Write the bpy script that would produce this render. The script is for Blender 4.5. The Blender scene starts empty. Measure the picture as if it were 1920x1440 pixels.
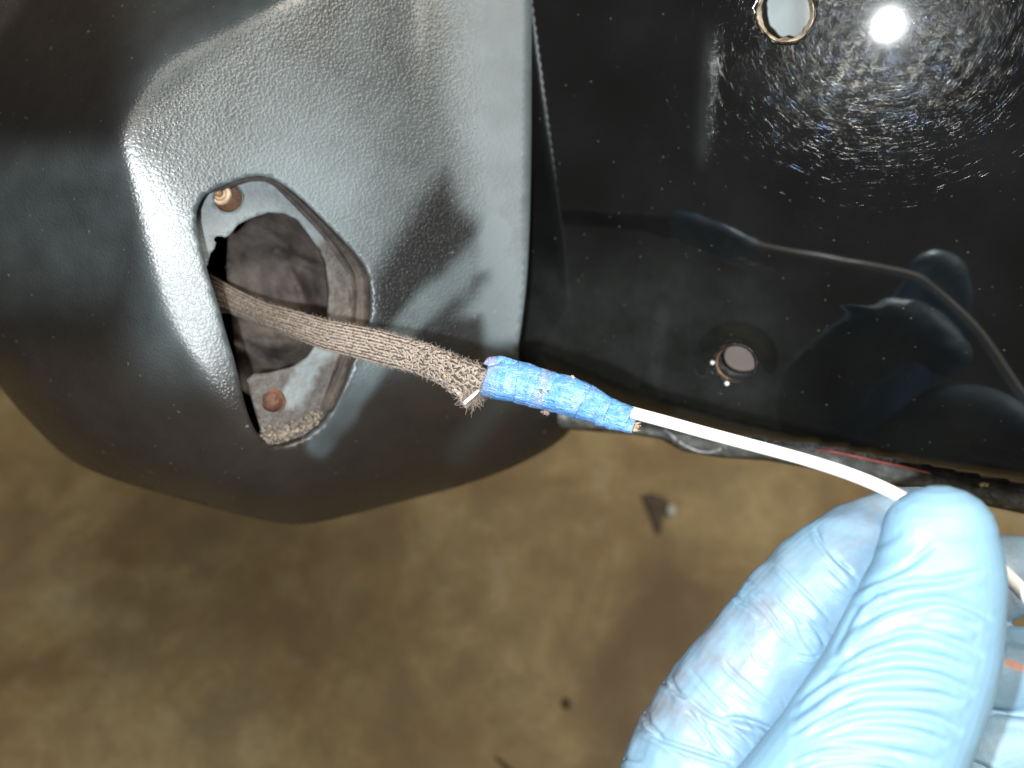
import bpy, bmesh, math, random
import numpy as np
from mathutils import Vector, Matrix, noise
from mathutils.geometry import delaunay_2d_cdt
random.seed(7); rng = np.random.default_rng(7)
sc = bpy.context.scene
COL = sc.collection

# ------------------------------------------------------------------ camera
F = 1600.0                                  # focal length in pixels of a 1920 px wide frame
CAM = Vector((0, 0, 0.80))
PITCH = 35.0                                # 0 = straight down, 90 = level
cam_d = bpy.data.cameras.new('camera')
cam_d.sensor_width = 36; cam_d.lens = F/1920*36
cam_d.clip_start = 0.01; cam_d.clip_end = 200
cam_d.dof.use_dof = True; cam_d.dof.focus_distance = 0.21; cam_d.dof.aperture_fstop = 10
cam = bpy.data.objects.new('camera', cam_d); COL.objects.link(cam)
cam.location = CAM; cam.rotation_euler = (math.radians(PITCH), 0, 0)
sc.camera = cam
RM = np.array(Matrix.Rotation(math.radians(PITCH), 3, 'X'))
CP = np.array(CAM)

# ------------------------------------------------------------------ light
world = bpy.data.worlds.new('World'); sc.world = world; world.use_nodes = True
bg = world.node_tree.nodes['Background']
bg.inputs[0].default_value = (1.0, 0.93, 0.84, 1); bg.inputs[1].default_value = 0.08
fl_d = bpy.data.lights.new('phone_flash', 'POINT')
fl_d.energy = 4.1; fl_d.shadow_soft_size = 0.0028; fl_d.color = (0.92, 0.985, 1.0)
flash = bpy.data.objects.new('phone_flash', fl_d); COL.objects.link(flash)
FLC = np.array((-0.026, -0.012, 0.0)); flash.location = Vector(CP + RM @ FLC)
ar_d = bpy.data.lights.new('garage_lamp', 'AREA'); ar_d.shape = 'SQUARE'; ar_d.size = 1.3
ar_d.energy = 76; ar_d.color = (1.0, .93, .80)
ar = bpy.data.objects.new('garage_lamp', ar_d); COL.objects.link(ar); ar.location = (0.55, 0.0, 2.6)
ar.rotation_euler = (Vector((0, .45, 0))-Vector(ar.location)).to_track_quat('-Z', 'Y').to_euler()
sc.view_settings.view_transform = 'Standard'; sc.view_settings.look = 'None'
sc.view_settings.exposure = 0; sc.view_settings.gamma = 1
sc.cycles.use_denoising = True
sc.cycles.max_bounces = 6

# ------------------------------------------------------------------ helpers
def dirs(px, py):
    px = np.asarray(px, float); py = np.asarray(py, float)
    return np.stack([(px-960)/F, (720-py)/F, -np.ones_like(px)], -1)
def W(px, py, d):
    return (dirs(px, py)*np.asarray(d, float)[..., None]) @ RM.T + CP
def C2W(p):
    return np.asarray(p) @ RM.T + CP
def W1(px, py, d): return W(np.array([px]), np.array([py]), np.array([d]))[0]
def Cc(px, py, d):                        # camera-frame point
    return dirs(px, py)*np.asarray(d, float)[..., None]

def add_mesh(name, verts, faces, mat, parent=None, uv=None, attrs=None, smooth=True, origin=None):
    verts = np.asarray(verts, float)
    o = verts.mean(0) if origin is None else np.asarray(origin, float)
    me = bpy.data.meshes.new(name)
    me.from_pydata((verts-o).tolist(), [], faces if isinstance(faces, list) else faces.tolist())
    if smooth: me.polygons.foreach_set('use_smooth', [True]*len(me.polygons))
    if uv is not None:
        l = me.uv_layers.new(name='surf')
        vi = np.empty(len(me.loops), int); me.loops.foreach_get('vertex_index', vi)
        l.data.foreach_set('uv', np.asarray(uv, float)[vi].ravel())
    for k, v in (attrs or {}).items():
        v = np.asarray(v, float)
        a = me.attributes.new(k, 'FLOAT', 'POINT'); a.data.foreach_set('value', v)
    me.materials.append(mat); me.update()
    ob = bpy.data.objects.new(name, me); COL.objects.link(ob)
    ob.location = Vector(o)
    if parent is not None:
        ob.parent = parent
        bpy.context.view_layer.update()
        ob.matrix_parent_inverse = parent.matrix_world.inverted()
    return ob
def empty(name, loc, label, cat, group=None):
    o = bpy.data.objects.new(name, None); COL.objects.link(o); o.location = Vector(loc)
    o.empty_display_size = .02
    o['label'] = label; o['category'] = cat
    if group: o['group'] = group
    bpy.context.view_layer.update()
    return o
def smax(ds, k):
    a = np.stack(ds); m = a.max(0)
    return m + k*np.log(np.exp((a-m)/k).sum(0)) - k*0.0
def plane3(P):
    p = [Cc(np.array(a), np.array(b), np.array(c)) for a, b, c in P]
    n = np.cross(p[1]-p[0], p[2]-p[0]); n /= np.linalg.norm(n)
    def f(px, py):
        den = dirs(px, py) @ n
        return np.clip((n @ p[0])/den, 0.05, 0.6)
    return f
def planen(n, px, py, d):
    n = np.array(n, float); c = n @ Cc(np.array(px), np.array(py), np.array(d))
    def f(px, py): return c/(dirs(px, py) @ n)
    return f
def inside(poly, x, y):
    poly = np.asarray(poly, float); r = np.zeros(x.shape, bool)
    n = len(poly)
    for i in range(n):
        x0, y0 = poly[i]; x1, y1 = poly[(i+1) % n]
        if y0 == y1: continue
        c = ((y0 > y) != (y1 > y)) & (x < (x1-x0)*(y-y0)/(y1-y0)+x0)
        r ^= c
    return r
def dist_poly(poly, x, y, closed=True):
    poly = np.asarray(poly, float); best = np.full(x.shape, 1e9)
    n = len(poly)
    for i in range(n if closed else n-1):
        a = poly[i]; b = poly[(i+1) % n]; ab = b-a; L = ab @ ab + 1e-12
        t = np.clip(((x-a[0])*ab[0]+(y-a[1])*ab[1])/L, 0, 1)
        best = np.minimum(best, np.hypot(x-a[0]-t*ab[0], y-a[1]-t*ab[1]))
    return best
def resample(poly, step, closed=True, smooth=0):
    p = np.asarray(poly, float)
    for _ in range(smooth):               # chaikin
        q = np.roll(p, -1, 0) if closed else p[1:]
        a = p if closed else p[:-1]
        n = np.empty((2*len(a), 2)); n[0::2] = .75*a+.25*q; n[1::2] = .25*a+.75*q
        if not closed: n = np.vstack([p[:1], n, p[-1:]])
        p = n
    if closed: p = np.vstack([p, p[:1]])
    s = np.r_[0, np.cumsum(np.hypot(*np.diff(p, axis=0).T))]
    m = max(3, int(round(s[-1]/step)))
    t = np.linspace(0, s[-1], m+1)
    if closed: t = t[:-1]
    return np.stack([np.interp(t, s, p[:, 0]), np.interp(t, s, p[:, 1])], -1)
def sm(e0, e1, x):
    t = np.clip((x-e0)/(e1-e0), 0, 1); return t*t*(3-2*t)
def vnoise(x, y, sc_, seed=0):
    return np.array([noise.noise(Vector((a/sc_, b/sc_, seed*7.31))) for a, b in zip(np.ravel(x), np.ravel(y))]).reshape(np.shape(x))

def sheet(name, outer, holes, step, depth, mat, parent=None, attrs=None, thick=0.0025, skirt=0.0, bstep=None, smooth=2, hole_smooth=1):
    """a curved sheet: outline and holes given on the surface, triangulated, with real depth, thickness and turned-back rim"""
    bstep = bstep or step
    loops = [resample(outer, bstep, True, smooth)] + [resample(h, min(bstep, 5), True, hole_smooth) for h in holes]
    O = np.asarray(outer, float)
    xs = np.arange(O[:, 0].min()+step/2, O[:, 0].max(), step); ys = np.arange(O[:, 1].min()+step/2, O[:, 1].max(), step)
    X, Y = np.meshgrid(xs, ys); X = X + (np.arange(len(ys)) % 2)[:, None]*step/2; X = X.ravel(); Y = Y.ravel()
    k = inside(loops[0], X, Y) & (dist_poly(loops[0], X, Y) > bstep*.55)
    for h in loops[1:]: k &= ~inside(h, X, Y) & (dist_poly(h, X, Y) > 3.0)
    pts = [tuple(p) for p in np.vstack(loops + [np.stack([X[k], Y[k]], -1)])]
    edges = []; s = 0
    for l in loops:
        n = len(l); edges += [(s+i, s+(i+1) % n) for i in range(n)]; s += n
    v, e, f, *_ = delaunay_2d_cdt([Vector(p) for p in pts], edges, [], 0, 1e-6)
    v = np.array([(a.x, a.y) for a in v]); f = np.array([q for q in f if len(q) == 3])
    c = v[f].mean(1)
    kf = inside(loops[0], c[:, 0], c[:, 1])
    for h in loops[1:]: kf &= ~inside(h, c[:, 0], c[:, 1])
    f = f[kf]
    a, b, d_ = v[f[:, 0]], v[f[:, 1]], v[f[:, 2]]
    cr = (b[:, 0]-a[:, 0])*(d_[:, 1]-a[:, 1]) - (b[:, 1]-a[:, 1])*(d_[:, 0]-a[:, 0])
    f[cr > 0] = f[cr > 0][:, ::-1]          # image y points down: make normals face the viewer side
    dep = depth(v[:, 0], v[:, 1])
    P = W(v[:, 0], v[:, 1], dep)
    uv = np.stack([v[:, 0]/1920, 1-v[:, 1]/1440], -1)
    at = {k_: fn(v[:, 0], v[:, 1]) for k_, fn in (attrs or {}).items()}
    if skirt:
        L = loops[0]; n = len(L); cen = L.mean(0)
        d0 = depth(L[:, 0], L[:, 1]); base = len(P)
        rows = [(0.0, 0.0), (0.4, 0.0012), (1.0, 0.004), (1.0, skirt)]
        ext = []; exv = []
        for inn, dd in rows[1:]:
            q = L + (cen-L)/np.linalg.norm(cen-L, axis=1)[:, None]*inn*-1.5
            ext.append(W(q[:, 0], q[:, 1], d0+dd)); exv.append(q)
        # weld first row to the sheet's boundary verts
        idx0 = np.array([int(np.argmin(np.hypot(v[:, 0]-p[0], v[:, 1]-p[1]))) for p in L])
        P = np.vstack([P]+ext); uv = np.vstack([uv]+[np.stack([q[:, 0]/1920, 1-q[:, 1]/1440], -1) for q in exv])
        for k_ in at: at[k_] = np.r_[at[k_], np.concatenate([at[k_][idx0]*.6, np.full(n*(len(ext)-1), 1.0 if k_ == 'dull' else 0.0)])]
        R = [idx0] + [base+i*n+np.arange(n) for i in range(len(ext))]
        fl = f.tolist()
        for r0, r1 in zip(R[:-1], R[1:]):
            for i in range(n):
                j = (i+1) % n; fl.append([int(r0[i]), int(r0[j]), int(r1[j]), int(r1[i])])
        f = fl
        bm = None
    ob = add_mesh(name, P, f, mat, parent, uv, at)
    me = ob.data; bm = bmesh.new(); bm.from_mesh(me)
    if skirt: bmesh.ops.recalc_face_normals(bm, faces=bm.faces)
    bm.faces.ensure_lookup_table()
    # make sure normals look at the camera side
    cn = sum(((Vector(CP)-(fc.calc_center_median()+ob.location)).normalized().dot(fc.normal)*fc.calc_area() for fc in bm.faces))
    if cn < 0: bmesh.ops.reverse_faces(bm, faces=bm.faces)
    bm.to_mesh(me); bm.free()
    if thick:
        m = ob.modifiers.new('thickness', 'SOLIDIFY'); m.thickness = thick; m.offset = -1
    return ob

def tube(path, radii, seg=10, cap=True, flat=1.0, jitter=0.0, up=None):
    """path: list of world points; returns verts, faces"""
    P = np.asarray(path, float); n = len(P)
    radii = np.broadcast_to(np.asarray(radii, float), (n,))
    T = np.gradient(P, axis=0); T /= np.linalg.norm(T, axis=1)[:, None]+1e-12
    V = []; Fs = []
    for i in range(n):
        if up is None: to = CP-P[i]
        else: to = np.asarray(up, float)
        w = np.cross(T[i], to); w /= np.linalg.norm(w)+1e-12
        nn = np.cross(w, T[i]); nn /= np.linalg.norm(nn)
        for j in range(seg):
            a = 2*math.pi*j/seg; r = radii[i]*(1+jitter*random.uniform(-1, 1))
            V.append(P[i] + w*math.cos(a)*r + nn*math.sin(a)*r*flat)
    for i in range(n-1):
        for j in range(seg):
            k = (j+1) % seg
            Fs.append([i*seg+j, i*seg+k, (i+1)*seg+k, (i+1)*seg+j])
    if cap:
        Fs.append(list(range(seg))[::-1]); Fs.append([(n-1)*seg+j for j in range(seg)])
    return V, Fs
def merge(parts):
    V = []; Fs = []
    for v, f in parts:
        b = len(V); V += list(v); Fs += [[i+b for i in q] for q in f]
    return V, Fs
def cat(xs, pts, i):
    p = np.asarray(pts, float)
    # monotone-ish smooth interpolation (catmull-rom on arc index)
    return np.interp(xs, p[:, 0], p[:, i])
def smooth_path(pts, n):
    p = np.asarray(pts, float); m = len(p)
    t = np.linspace(0, m-1, n); out = []
    for a in t:
        i = min(int(a), m-2); u = a-i
        p0 = p[max(i-1, 0)]; p1 = p[i]; p2 = p[i+1]; p3 = p[min(i+2, m-1)]
        out.append(.5*((2*p1)+(-p0+p2)*u+(2*p0-5*p1+4*p2-p3)*u*u+(-p0+3*p1-3*p2+p3)*u**3))
    return np.array(out)

# ------------------------------------------------------------------ materials
class NT:
    def __init__(s, name):
        s.m = bpy.data.materials.new(name); s.m.use_nodes = True; s.t = s.m.node_tree
        s.b = s.t.nodes['Principled BSDF']; s.out = s.t.nodes['Material Output']
    def n(s, ty, **k):
        x = s.t.nodes.new(ty)
        for a, v in k.items():
            if a.startswith('i_'):
                key = a[2:]; key = int(key) if key.isdigit() else key.replace('_', ' ')
                if isinstance(v, bpy.types.NodeSocket): s.t.links.new(v, x.inputs[key])
                else: x.inputs[key].default_value = v
            else: setattr(x, a, v)
        return x
    def l(s, a, b): s.t.links.new(a, b)
    def set(s, **k):
        for a, v in k.items():
            key = a.replace('_', ' ')
            if isinstance(v, bpy.types.NodeSocket): s.t.links.new(v, s.b.inputs[key])
            else: s.b.inputs[key].default_value = v
    def coords(s): return s.n('ShaderNodeTexCoord').outputs['Object']
    def noise(s, scale, detail=4, rough=.55, vec=None, dist=0.0):
        x = s.n('ShaderNodeTexNoise'); x.inputs['Scale'].default_value = scale
        x.inputs['Detail'].default_value = detail; x.inputs['Roughness'].default_value = rough
        x.inputs['Distortion'].default_value = dist
        s.l(vec if vec is not None else s.coords(), x.inputs['Vector']); return x.outputs['Fac']
    def ramp(s, fac, stops, interp='LINEAR'):
        r = s.n('ShaderNodeValToRGB'); r.color_ramp.interpolation = interp
        e = r.color_ramp.elements
        while len(e) < len(stops): e.new(.5)
        for q, (p, c) in zip(e, stops):
            q.position = p; q.color = (c if isinstance(c, tuple) else (c, c, c))+(1,)
        s.l(fac, r.inputs['Fac']); return r.outputs['Color']
    def mix(s, fac, a, b, mode='MIX'):
        x = s.n('ShaderNodeMix', data_type='RGBA', blend_type=mode)
        for key, v in ((0, fac), (6, a), (7, b)):
            if isinstance(v, bpy.types.NodeSocket): s.l(v, x.inputs[key])
            else: x.inputs[key].default_value = v if key == 0 else tuple(v)+((1,) if len(v) == 3 else ())
        return x.outputs[2]
    def math(s, op, a, b=0.0, c=None):
        x = s.n('ShaderNodeMath', operation=op)
        for i, v in enumerate((a, b) if c is None else (a, b, c)):
            if isinstance(v, bpy.types.NodeSocket): s.l(v, x.inputs[i])
            else: x.inputs[i].default_value = v
        return x.outputs[0]
    def attr(s, name): return s.n('ShaderNodeAttribute', attribute_name=name).outputs['Fac']
    def bump(s, h, dist, strength=1.0, normal=None):
        x = s.n('ShaderNodeBump'); x.inputs['Distance'].default_value = dist; x.inputs['Strength'].default_value = strength
        s.l(h, x.inputs['Height'])
        if normal is not None: s.l(normal, x.inputs['Normal'])
        return x.outputs['Normal']
    def mapping(s, scale, rot=(0, 0, 0), vec=None):
        x = s.n('ShaderNodeMapping'); x.inputs['Scale'].default_value = scale; x.inputs['Rotation'].default_value = rot
        s.l(vec if vec is not None else s.coords(), x.inputs['Vector']); return x.outputs[0]

def mat_plastic():
    t = NT('textured_plastic')
    painted_sheen = t.attr('painted_sheen')
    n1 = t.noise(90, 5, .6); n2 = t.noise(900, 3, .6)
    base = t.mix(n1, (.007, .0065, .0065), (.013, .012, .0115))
    fm = t.math('MULTIPLY', painted_sheen, t.math('ADD', t.math('MULTIPLY', n1, .7), .62))
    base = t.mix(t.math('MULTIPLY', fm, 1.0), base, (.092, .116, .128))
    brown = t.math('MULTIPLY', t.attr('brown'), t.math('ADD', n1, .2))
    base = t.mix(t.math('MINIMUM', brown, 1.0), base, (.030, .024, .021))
    sp = t.ramp(t.noise(420, 2, .5), [(.0, 0.), (.735, 0.), (.76, 1.)])
    base = t.mix(t.math('MULTIPLY', sp, .3), base, (.3, .28, .26))
    # pebble grain
    v = t.n('ShaderNodeTexVoronoi', feature='SMOOTH_F1'); v.inputs['Scale'].default_value = 1200; v.inputs['Smoothness'].default_value = .35
    nn = t.noise(1500, 2, .5)
    wob = t.n('ShaderNodeVectorMath', operation='ADD'); t.l(t.coords(), wob.inputs[0])
    nw = t.n('ShaderNodeTexNoise'); nw.inputs['Scale'].default_value = 900; t.l(t.coords(), nw.inputs['Vector'])
    sc_ = t.n('ShaderNodeVectorMath', operation='SCALE'); t.l(nw.outputs['Color'], sc_.inputs[0]); sc_.inputs[3].default_value = .0008
    t.l(sc_.outputs[0], wob.inputs[1]); t.l(wob.outputs[0], v.inputs['Vector'])
    h = t.math('ADD', t.ramp(v.outputs['Distance'], [(.12, 0.), (.34, .12), (.52, .75), (.7, 1.)]), t.math('MULTIPLY', nn, .45))
    grain = t.attr('grain')
    hb = t.math('MULTIPLY', h, grain)
    t.set(Base_Color=base, Roughness=t.math('ADD', t.math('MULTIPLY', painted_sheen, .22), t.math('ADD', .225, t.math('MULTIPLY', n2, .10))), Normal=t.bump(hb, -.000070, .9))
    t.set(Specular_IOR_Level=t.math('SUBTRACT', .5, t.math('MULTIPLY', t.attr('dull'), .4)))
    t.b.inputs['IOR'].default_value = 1.6
    return t.m

def mat_paint(centre):
    t = NT('black_gloss_paint')
    n1 = t.noise(25, 4, .5)
    base = t.mix(n1, (.0015, .0015, .0018), (.0035, .0037, .004))
    # settled dust specks
    v = t.n('ShaderNodeTexVoronoi', feature='F1'); v.inputs['Scale'].default_value = 420; t.l(t.coords(), v.inputs['Vector'])
    spot = t.ramp(v.outputs['Distance'], [(.0, 1.), (.10, .6), (.17, 0.)])
    pick = t.ramp(v.outputs['Color'], [(.0, 0.), (.74, 0.), (.80, 1.)])
    sp = t.math('MULTIPLY', spot, pick)
    v2 = t.n('ShaderNodeTexVoronoi', feature='F1'); v2.inputs['Scale'].default_value = 150; t.l(t.coords(), v2.inputs['Vector'])
    sp2 = t.math('MULTIPLY', t.ramp(v2.outputs['Distance'], [(.0, 1.), (.025, .7), (.05, 0.)]), t.ramp(v2.outputs['Color'], [(.0, 0.), (.55, 0.), (.6, 1.)]))
    spt = t.math('MAXIMUM', t.math('MULTIPLY', sp, .30), t.math('MULTIPLY', sp2, .22))
    base = t.mix(spt, base, (.22, .20, .18))
    dust_sheen = t.attr('dust_sheen')
    base = t.mix(t.math('MULTIPLY', dust_sheen, t.ramp(t.noise(60, 6, .65), [(.3, .25), (.75, 1.)])), base, (.024, .028, .027))
    dn = t.noise(2600, 2, .7)
    t.b.inputs['IOR'].default_value = 1.8
    t.set(Base_Color=base, Roughness=.038, Normal=t.bump(t.math('ADD', t.math('MULTIPLY', t.noise(22, 2, .5), 1.0), t.math('MULTIPLY', spt, .02)), .0004, .35))
    # swirl scratches left by buffing: arcs round one centre + random hairlines
    sub = t.n('ShaderNodeVectorMath', operation='SUBTRACT'); t.l(t.n('ShaderNodeTexCoord').outputs['Object'], sub.inputs[0]); sub.inputs[1].default_value = centre
    rot = t.n('ShaderNodeVectorRotate', rotation_type='EULER_XYZ'); rot.inputs['Rotation'].default_value = PANEL_EUL_INV
    t.l(sub.outputs[0], rot.inputs['Vector'])
    sep = t.n('ShaderNodeSeparateXYZ'); t.l(rot.outputs[0], sep.inputs[0])
    r = t.math('SQRT', t.math('ADD', t.math('POWER', sep.outputs[0], 2.), t.math('POWER', sep.outputs[1], 2.)))
    th = t.math('ARCTAN2', sep.outputs[1], sep.outputs[0])
    cmb = t.n('ShaderNodeCombineXYZ'); t.l(t.math('MULTIPLY', r, 2700.), cmb.inputs[0]); t.l(t.math('MULTIPLY', th, 5.), cmb.inputs[1]); t.l(t.math('MULTIPLY', r, 60.), cmb.inputs[2])
    rings = t.noise(1.0, 2, .6, cmb.outputs[0])
    cmb2 = t.n('ShaderNodeCombineXYZ'); t.l(t.math('MULTIPLY', r, 380.), cmb2.inputs[0]); t.l(t.math('MULTIPLY', th, 6.), cmb2.inputs[1])
    mask = t.ramp(t.noise(1.0, 2, .5, cmb2.outputs[0]), [(.42, 0.), (.62, 1.)])
    g1 = t.n('ShaderNodeBsdfGlossy'); g1.inputs['Roughness'].default_value = .10; g1.inputs['Color'].default_value = (.8, .85, 1, 1)
    t.l(t.bump(rings, .000058, 1.0), g1.inputs['Normal'])
    t.l(t.ramp(t.noise(260, 1, .5), [(.3, (.45, .6, 1.)), (.45, (.9, .95, 1.)), (.58, (1., .85, .75)), (.7, (.8, 1., .75))]), g1.inputs['Color'])
    hair = None
    for k, (sx, sy, ang) in enumerate(((2900, 70, .3), (2700, 60, 1.4), (3000, 80, 2.3))):
        m = t.mapping((sx, sy, 1), (0, 0, 0), t.mapping((1, 1, 1), (0, 0, ang), rot.outputs[0]))
        q = t.noise(1.0, 1, .5, m)
        hair = q if hair is None else t.math('ADD', hair, q)
    g2 = t.n('ShaderNodeBsdfGlossy'); g2.inputs['Roughness'].default_value = .07; g2.inputs['Color'].default_value = (1, .97, .95, 1)
    t.l(t.bump(t.math('ADD', hair, t.math('MULTIPLY', dn,   .3)), .000045, 1.0), g2.inputs['Normal'])
    m1 = t.n('ShaderNodeMixShader'); t.l(t.math('MULTIPLY', t.math('MULTIPLY', mask, t.ramp(t.math('MULTIPLY', r, 12.), [(.05, .25), (.45, 1.)])), .0030), m1.inputs[0]); t.l(t.b.outputs[0], m1.inputs[1]); t.l(g1.outputs[0], m1.inputs[2])
    m2 = t.n('ShaderNodeMixShader'); m2.inputs[0].default_value = .0022; t.l(m1.outputs[0], m2.inputs[1]); t.l(g2.outputs[0], m2.inputs[2])
    t.l(m2.outputs[0], t.out.inputs['Surface'])
    return t.m

def mat_simple(name, c0, c1, scale, rough=.7, bump=(0, 0), metallic=0.0, detail=6, spec=None, stops=(.3, .7)):
    t = NT(name)
    f = t.noise(scale, detail, .62)
    t.set(Base_Color=t.ramp(f, [(stops[0], c0), (stops[1], c1)]), Roughness=rough, Metallic=metallic)
    if spec is not None: t.b.inputs['Specular IOR Level'].default_value = spec
    if bump[1]: t.set(Normal=t.bump(t.noise(bump[0], 4, .6), bump[1], 1.0))
    return t.m

def mat_floor():
    t = NT('stained_concrete')
    c = t.coords()
    a = t.noise(5.5, 6, .62, c, .6); b = t.noise(17, 6, .68, c, .4); g = t.noise(180, 4, .7, c)
    base = t.ramp(a, [(.25, (.09, .052, .020)), (.42, (.18, .118, .046)), (.55, (.25, .185, .084)), (.75, (.31, .26, .15))])
    base = t.mix(t.ramp(b, [(.40, .0), (.62, .65)]), base, (.12, .085, .042))
    base = t.mix(t.ramp(b, [(.25, .5), (.42, 0.)]), base, (.28, .26, .20))
    base = t.mix(t.math('MULTIPLY', t.ramp(g, [(.35, 0.), (.7, 1.)]), .35), base, (.07, .055, .035))
    base = t.mix(t.math('MULTIPLY', t.attr('hand_shadow'), .6), base, (.06, .036, .018))
    v = t.n('ShaderNodeTexVoronoi', feature='F1'); v.inputs['Scale'].default_value = 14; t.l(c, v.inputs['Vector'])
    dots = t.math('MULTIPLY', t.ramp(v.outputs['Distance'], [(.0, 1.), (.07, .8), (.12, 0.)]), t.ramp(v.outputs['Color'], [(.0, 0.), (.5, 0.), (.55, 1.)]))
    base = t.mix(t.math('MULTIPLY', dots, .2), base, (.05, .04, .03))
    v = t.n('ShaderNodeTexVoronoi', feature='F1'); v.inputs['Scale'].default_value = 9; t.l(t.mapping((1, 1.3, 1), (0, 0, .8), c), v.inputs['Vector'])
    dots = t.math('MULTIPLY', t.ramp(v.outputs['Distance'], [(.0, 1.), (.05, .6), (.12, 0.)]), t.ramp(v.outputs['Color'], [(.0, 0.), (.6, 0.), (.65, 1.)]))
    base = t.mix(t.math('MULTIPLY', dots, .3), base, (.38, .39, .38))
    t.set(Base_Color=base, Roughness=.75, Normal=t.bump(g, .0012, .6))
    return t.m

def mat_glove():
    t = NT('blue_nitrile_glove')
    c = t.coords()
    n = t.noise(60, 5, .6); dirt = t.attr('dirt')
    base = t.mix(n, (.165, .305, .435), (.20, .35, .485))
    dm = t.math('MULTIPLY', dirt, t.ramp(t.noise(75, 6, .68), [(.33, .0), (.7, 1.)]))
    base = t.mix(dm, base, (.185, .18, .20))
    rust = t.math('MULTIPLY', t.attr('rust'), 1.0)
    base = t.mix(rust, base, (.50, .20, .12))
    v = t.n('ShaderNodeTexVoronoi', feature='F1'); v.inputs['Scale'].default_value = 700
    t.l(c, v.inputs['Vector'])
    micro = t.noise(2600, 3, .6)
    spk = t.ramp(t.noise(900, 1, .5), [(.0, 0.), (.74, 0.), (.78, .5)])
    base = t.mix(t.math('MULTIPLY', spk, .35), base, (.10, .12, .16))
    h = t.math('ADD', t.math('MULTIPLY', micro, .5), t.math('MULTIPLY', t.noise(260, 3, .5), 1.2))
    t.set(Base_Color=base, Roughness=.44, Normal=t.bump(h, .00014, .9))
    t.b.inputs['Specular IOR Level'].default_value = .5
    return t.m

def mat_tape():
    t = NT('blue_masking_tape')
    c = t.coords()
    rotv = t.mapping((1, 1, 1), TAPE_EUL, c)
    def ridge(sx, sy, dist):
        f = t.noise(1.0, 3, .6, t.mapping((sx, sy, sy), (0, 0, 0), rotv), dist)
        return t.math('ABSOLUTE', t.math('SUBTRACT', f, .5))
    r1 = ridge(110, 620, 1.6); r2 = ridge(420, 300, 2.0); r3 = ridge(700, 900, 1.0)
    base = t.ramp(t.noise(300, 4, .6), [(.3, (.050, .175, .44)), (.7, (.11, .29, .60))])
    worn = t.ramp(t.noise(260, 5, .6, c, .8), [(.44, 0.), (.68, 1.)])
    base = t.mix(t.math('MULTIPLY', worn, .50), base, (.32, .45, .64))
    end = t.attr('grime')
    base = t.mix(t.math('MINIMUM', t.math('MULTIPLY', end, t.math('ADD', worn, .35)), 1.0), base, (.24, .235, .33))
    crk = t.ramp(r2, [(.0, 1.), (.012, .8), (.03, 0.)])
    pk = t.ramp(t.noise(240, 3, .6), [(.45, 0.), (.6, 1.)])
    base = t.mix(t.math('MULTIPLY', t.math('MULTIPLY', crk, pk), .85), base, (.02, .022, .04))
    sp = t.ramp(t.noise(330, 4, .6), [(.0, 0.), (.66, 0.), (.70, 1.)])
    base = t.mix(t.math('MULTIPLY', sp, .8), base, (.075, .045, .04))
    base = t.mix(t.math('MULTIPLY', t.attr('edge'), .9), base, (.04, .035, .05))
    h = t.math('ADD', t.math('MULTIPLY', r1, 2.2), t.math('ADD', t.math('MULTIPLY', r2, .6), t.math('MULTIPLY', r3, .0)))
    t.set(Base_Color=base, Roughness=.30, Normal=t.bump(h, .00042, .9))
    return t.m

def mat_yarn():
    t = NT('dirty_brown_yarn')
    k = t.attr('tone')
    f = t.noise(700, 4, .6)
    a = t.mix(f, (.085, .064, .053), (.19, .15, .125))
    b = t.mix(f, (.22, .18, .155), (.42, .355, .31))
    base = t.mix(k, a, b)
    base = t.mix(t.attr('dark'), base, (.06, .045, .035))
    t.set(Base_Color=base, Roughness=.85); t.b.inputs['Specular IOR Level'].default_value = .2
    return t.m

# ------------------------------------------------------------------ panel frame
_h = dirs(1655., 52.)*.2; U = _h/np.linalg.norm(_h)+(_h-FLC)/np.linalg.norm(_h-FLC); U /= np.linalg.norm(U)
DP = 0.2585
def panel_plane(px, py): return DP/(dirs(px, py) @ U)
nW = RM @ (-U)                             # panel normal, world
zax = Vector(nW); xax = Vector(RM @ np.array((1, 0, 0))); xax = (xax - zax*xax.dot(zax)).normalized(); yax = zax.cross(xax)
PANEL_M = Matrix((xax, yax, zax)).transposed()
PANEL_EUL_INV = PANEL_M.inverted().to_euler('XYZ')
tp = Vector(W1(1180, 775, .205)-W1(910, 705, .205)).normalized(); tz = Vector(CP)-Vector(W1(1050, 740, .205)); ty = tz.cross(tp).normalized(); tz = tp.cross(ty)
TAPE_EUL = Matrix((tp, ty, tz)).to_euler('XYZ')

# ------------------------------------------------------------------ ground
g = 90; xs = np.linspace(-1.2, 1.2, 161); ys = np.linspace(-.6, 2.0, 161)
X, Y = np.meshgrid(xs, ys); V = np.stack([X.ravel(), Y.ravel(), np.zeros(X.size)], -1)
idx = np.arange(X.size).reshape(X.shape)
Fc = np.stack([idx[:-1, :-1], idx[:-1, 1:], idx[1:, 1:], idx[1:, :-1]], -1).reshape(-1, 4).tolist()
b0 = len(V)
V = np.vstack([V, [[-30, -30, 0], [30, -30, 0], [30, 30, 0], [-30, 30, 0]]])
c = [int(idx[0, 0]), int(idx[0, -1]), int(idx[-1, -1]), int(idx[-1, 0])]
Fc += [[b0, b0+1] + [int(i) for i in idx[0, ::-1]], [b0+1, b0+2] + [int(i) for i in idx[::-1, -1]], [b0+2, b0+3] + [int(i) for i in idx[-1, :]], [b0+3, b0] + [int(i) for i in idx[:, 0]]]
def floor_hit(px, py):
    d = dirs(px, py) @ RM.T; t = CP[2]/-d[..., 2]; return CP + d*t[..., None]
hand_shadow_px = [(1250, 1020), (1330, 1120), (1300, 1250), (1230, 1330), (1185, 1460), (1120, 1440), (1140, 1350), (1080, 1260), (1150, 1200), (1190, 1120)]
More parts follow.
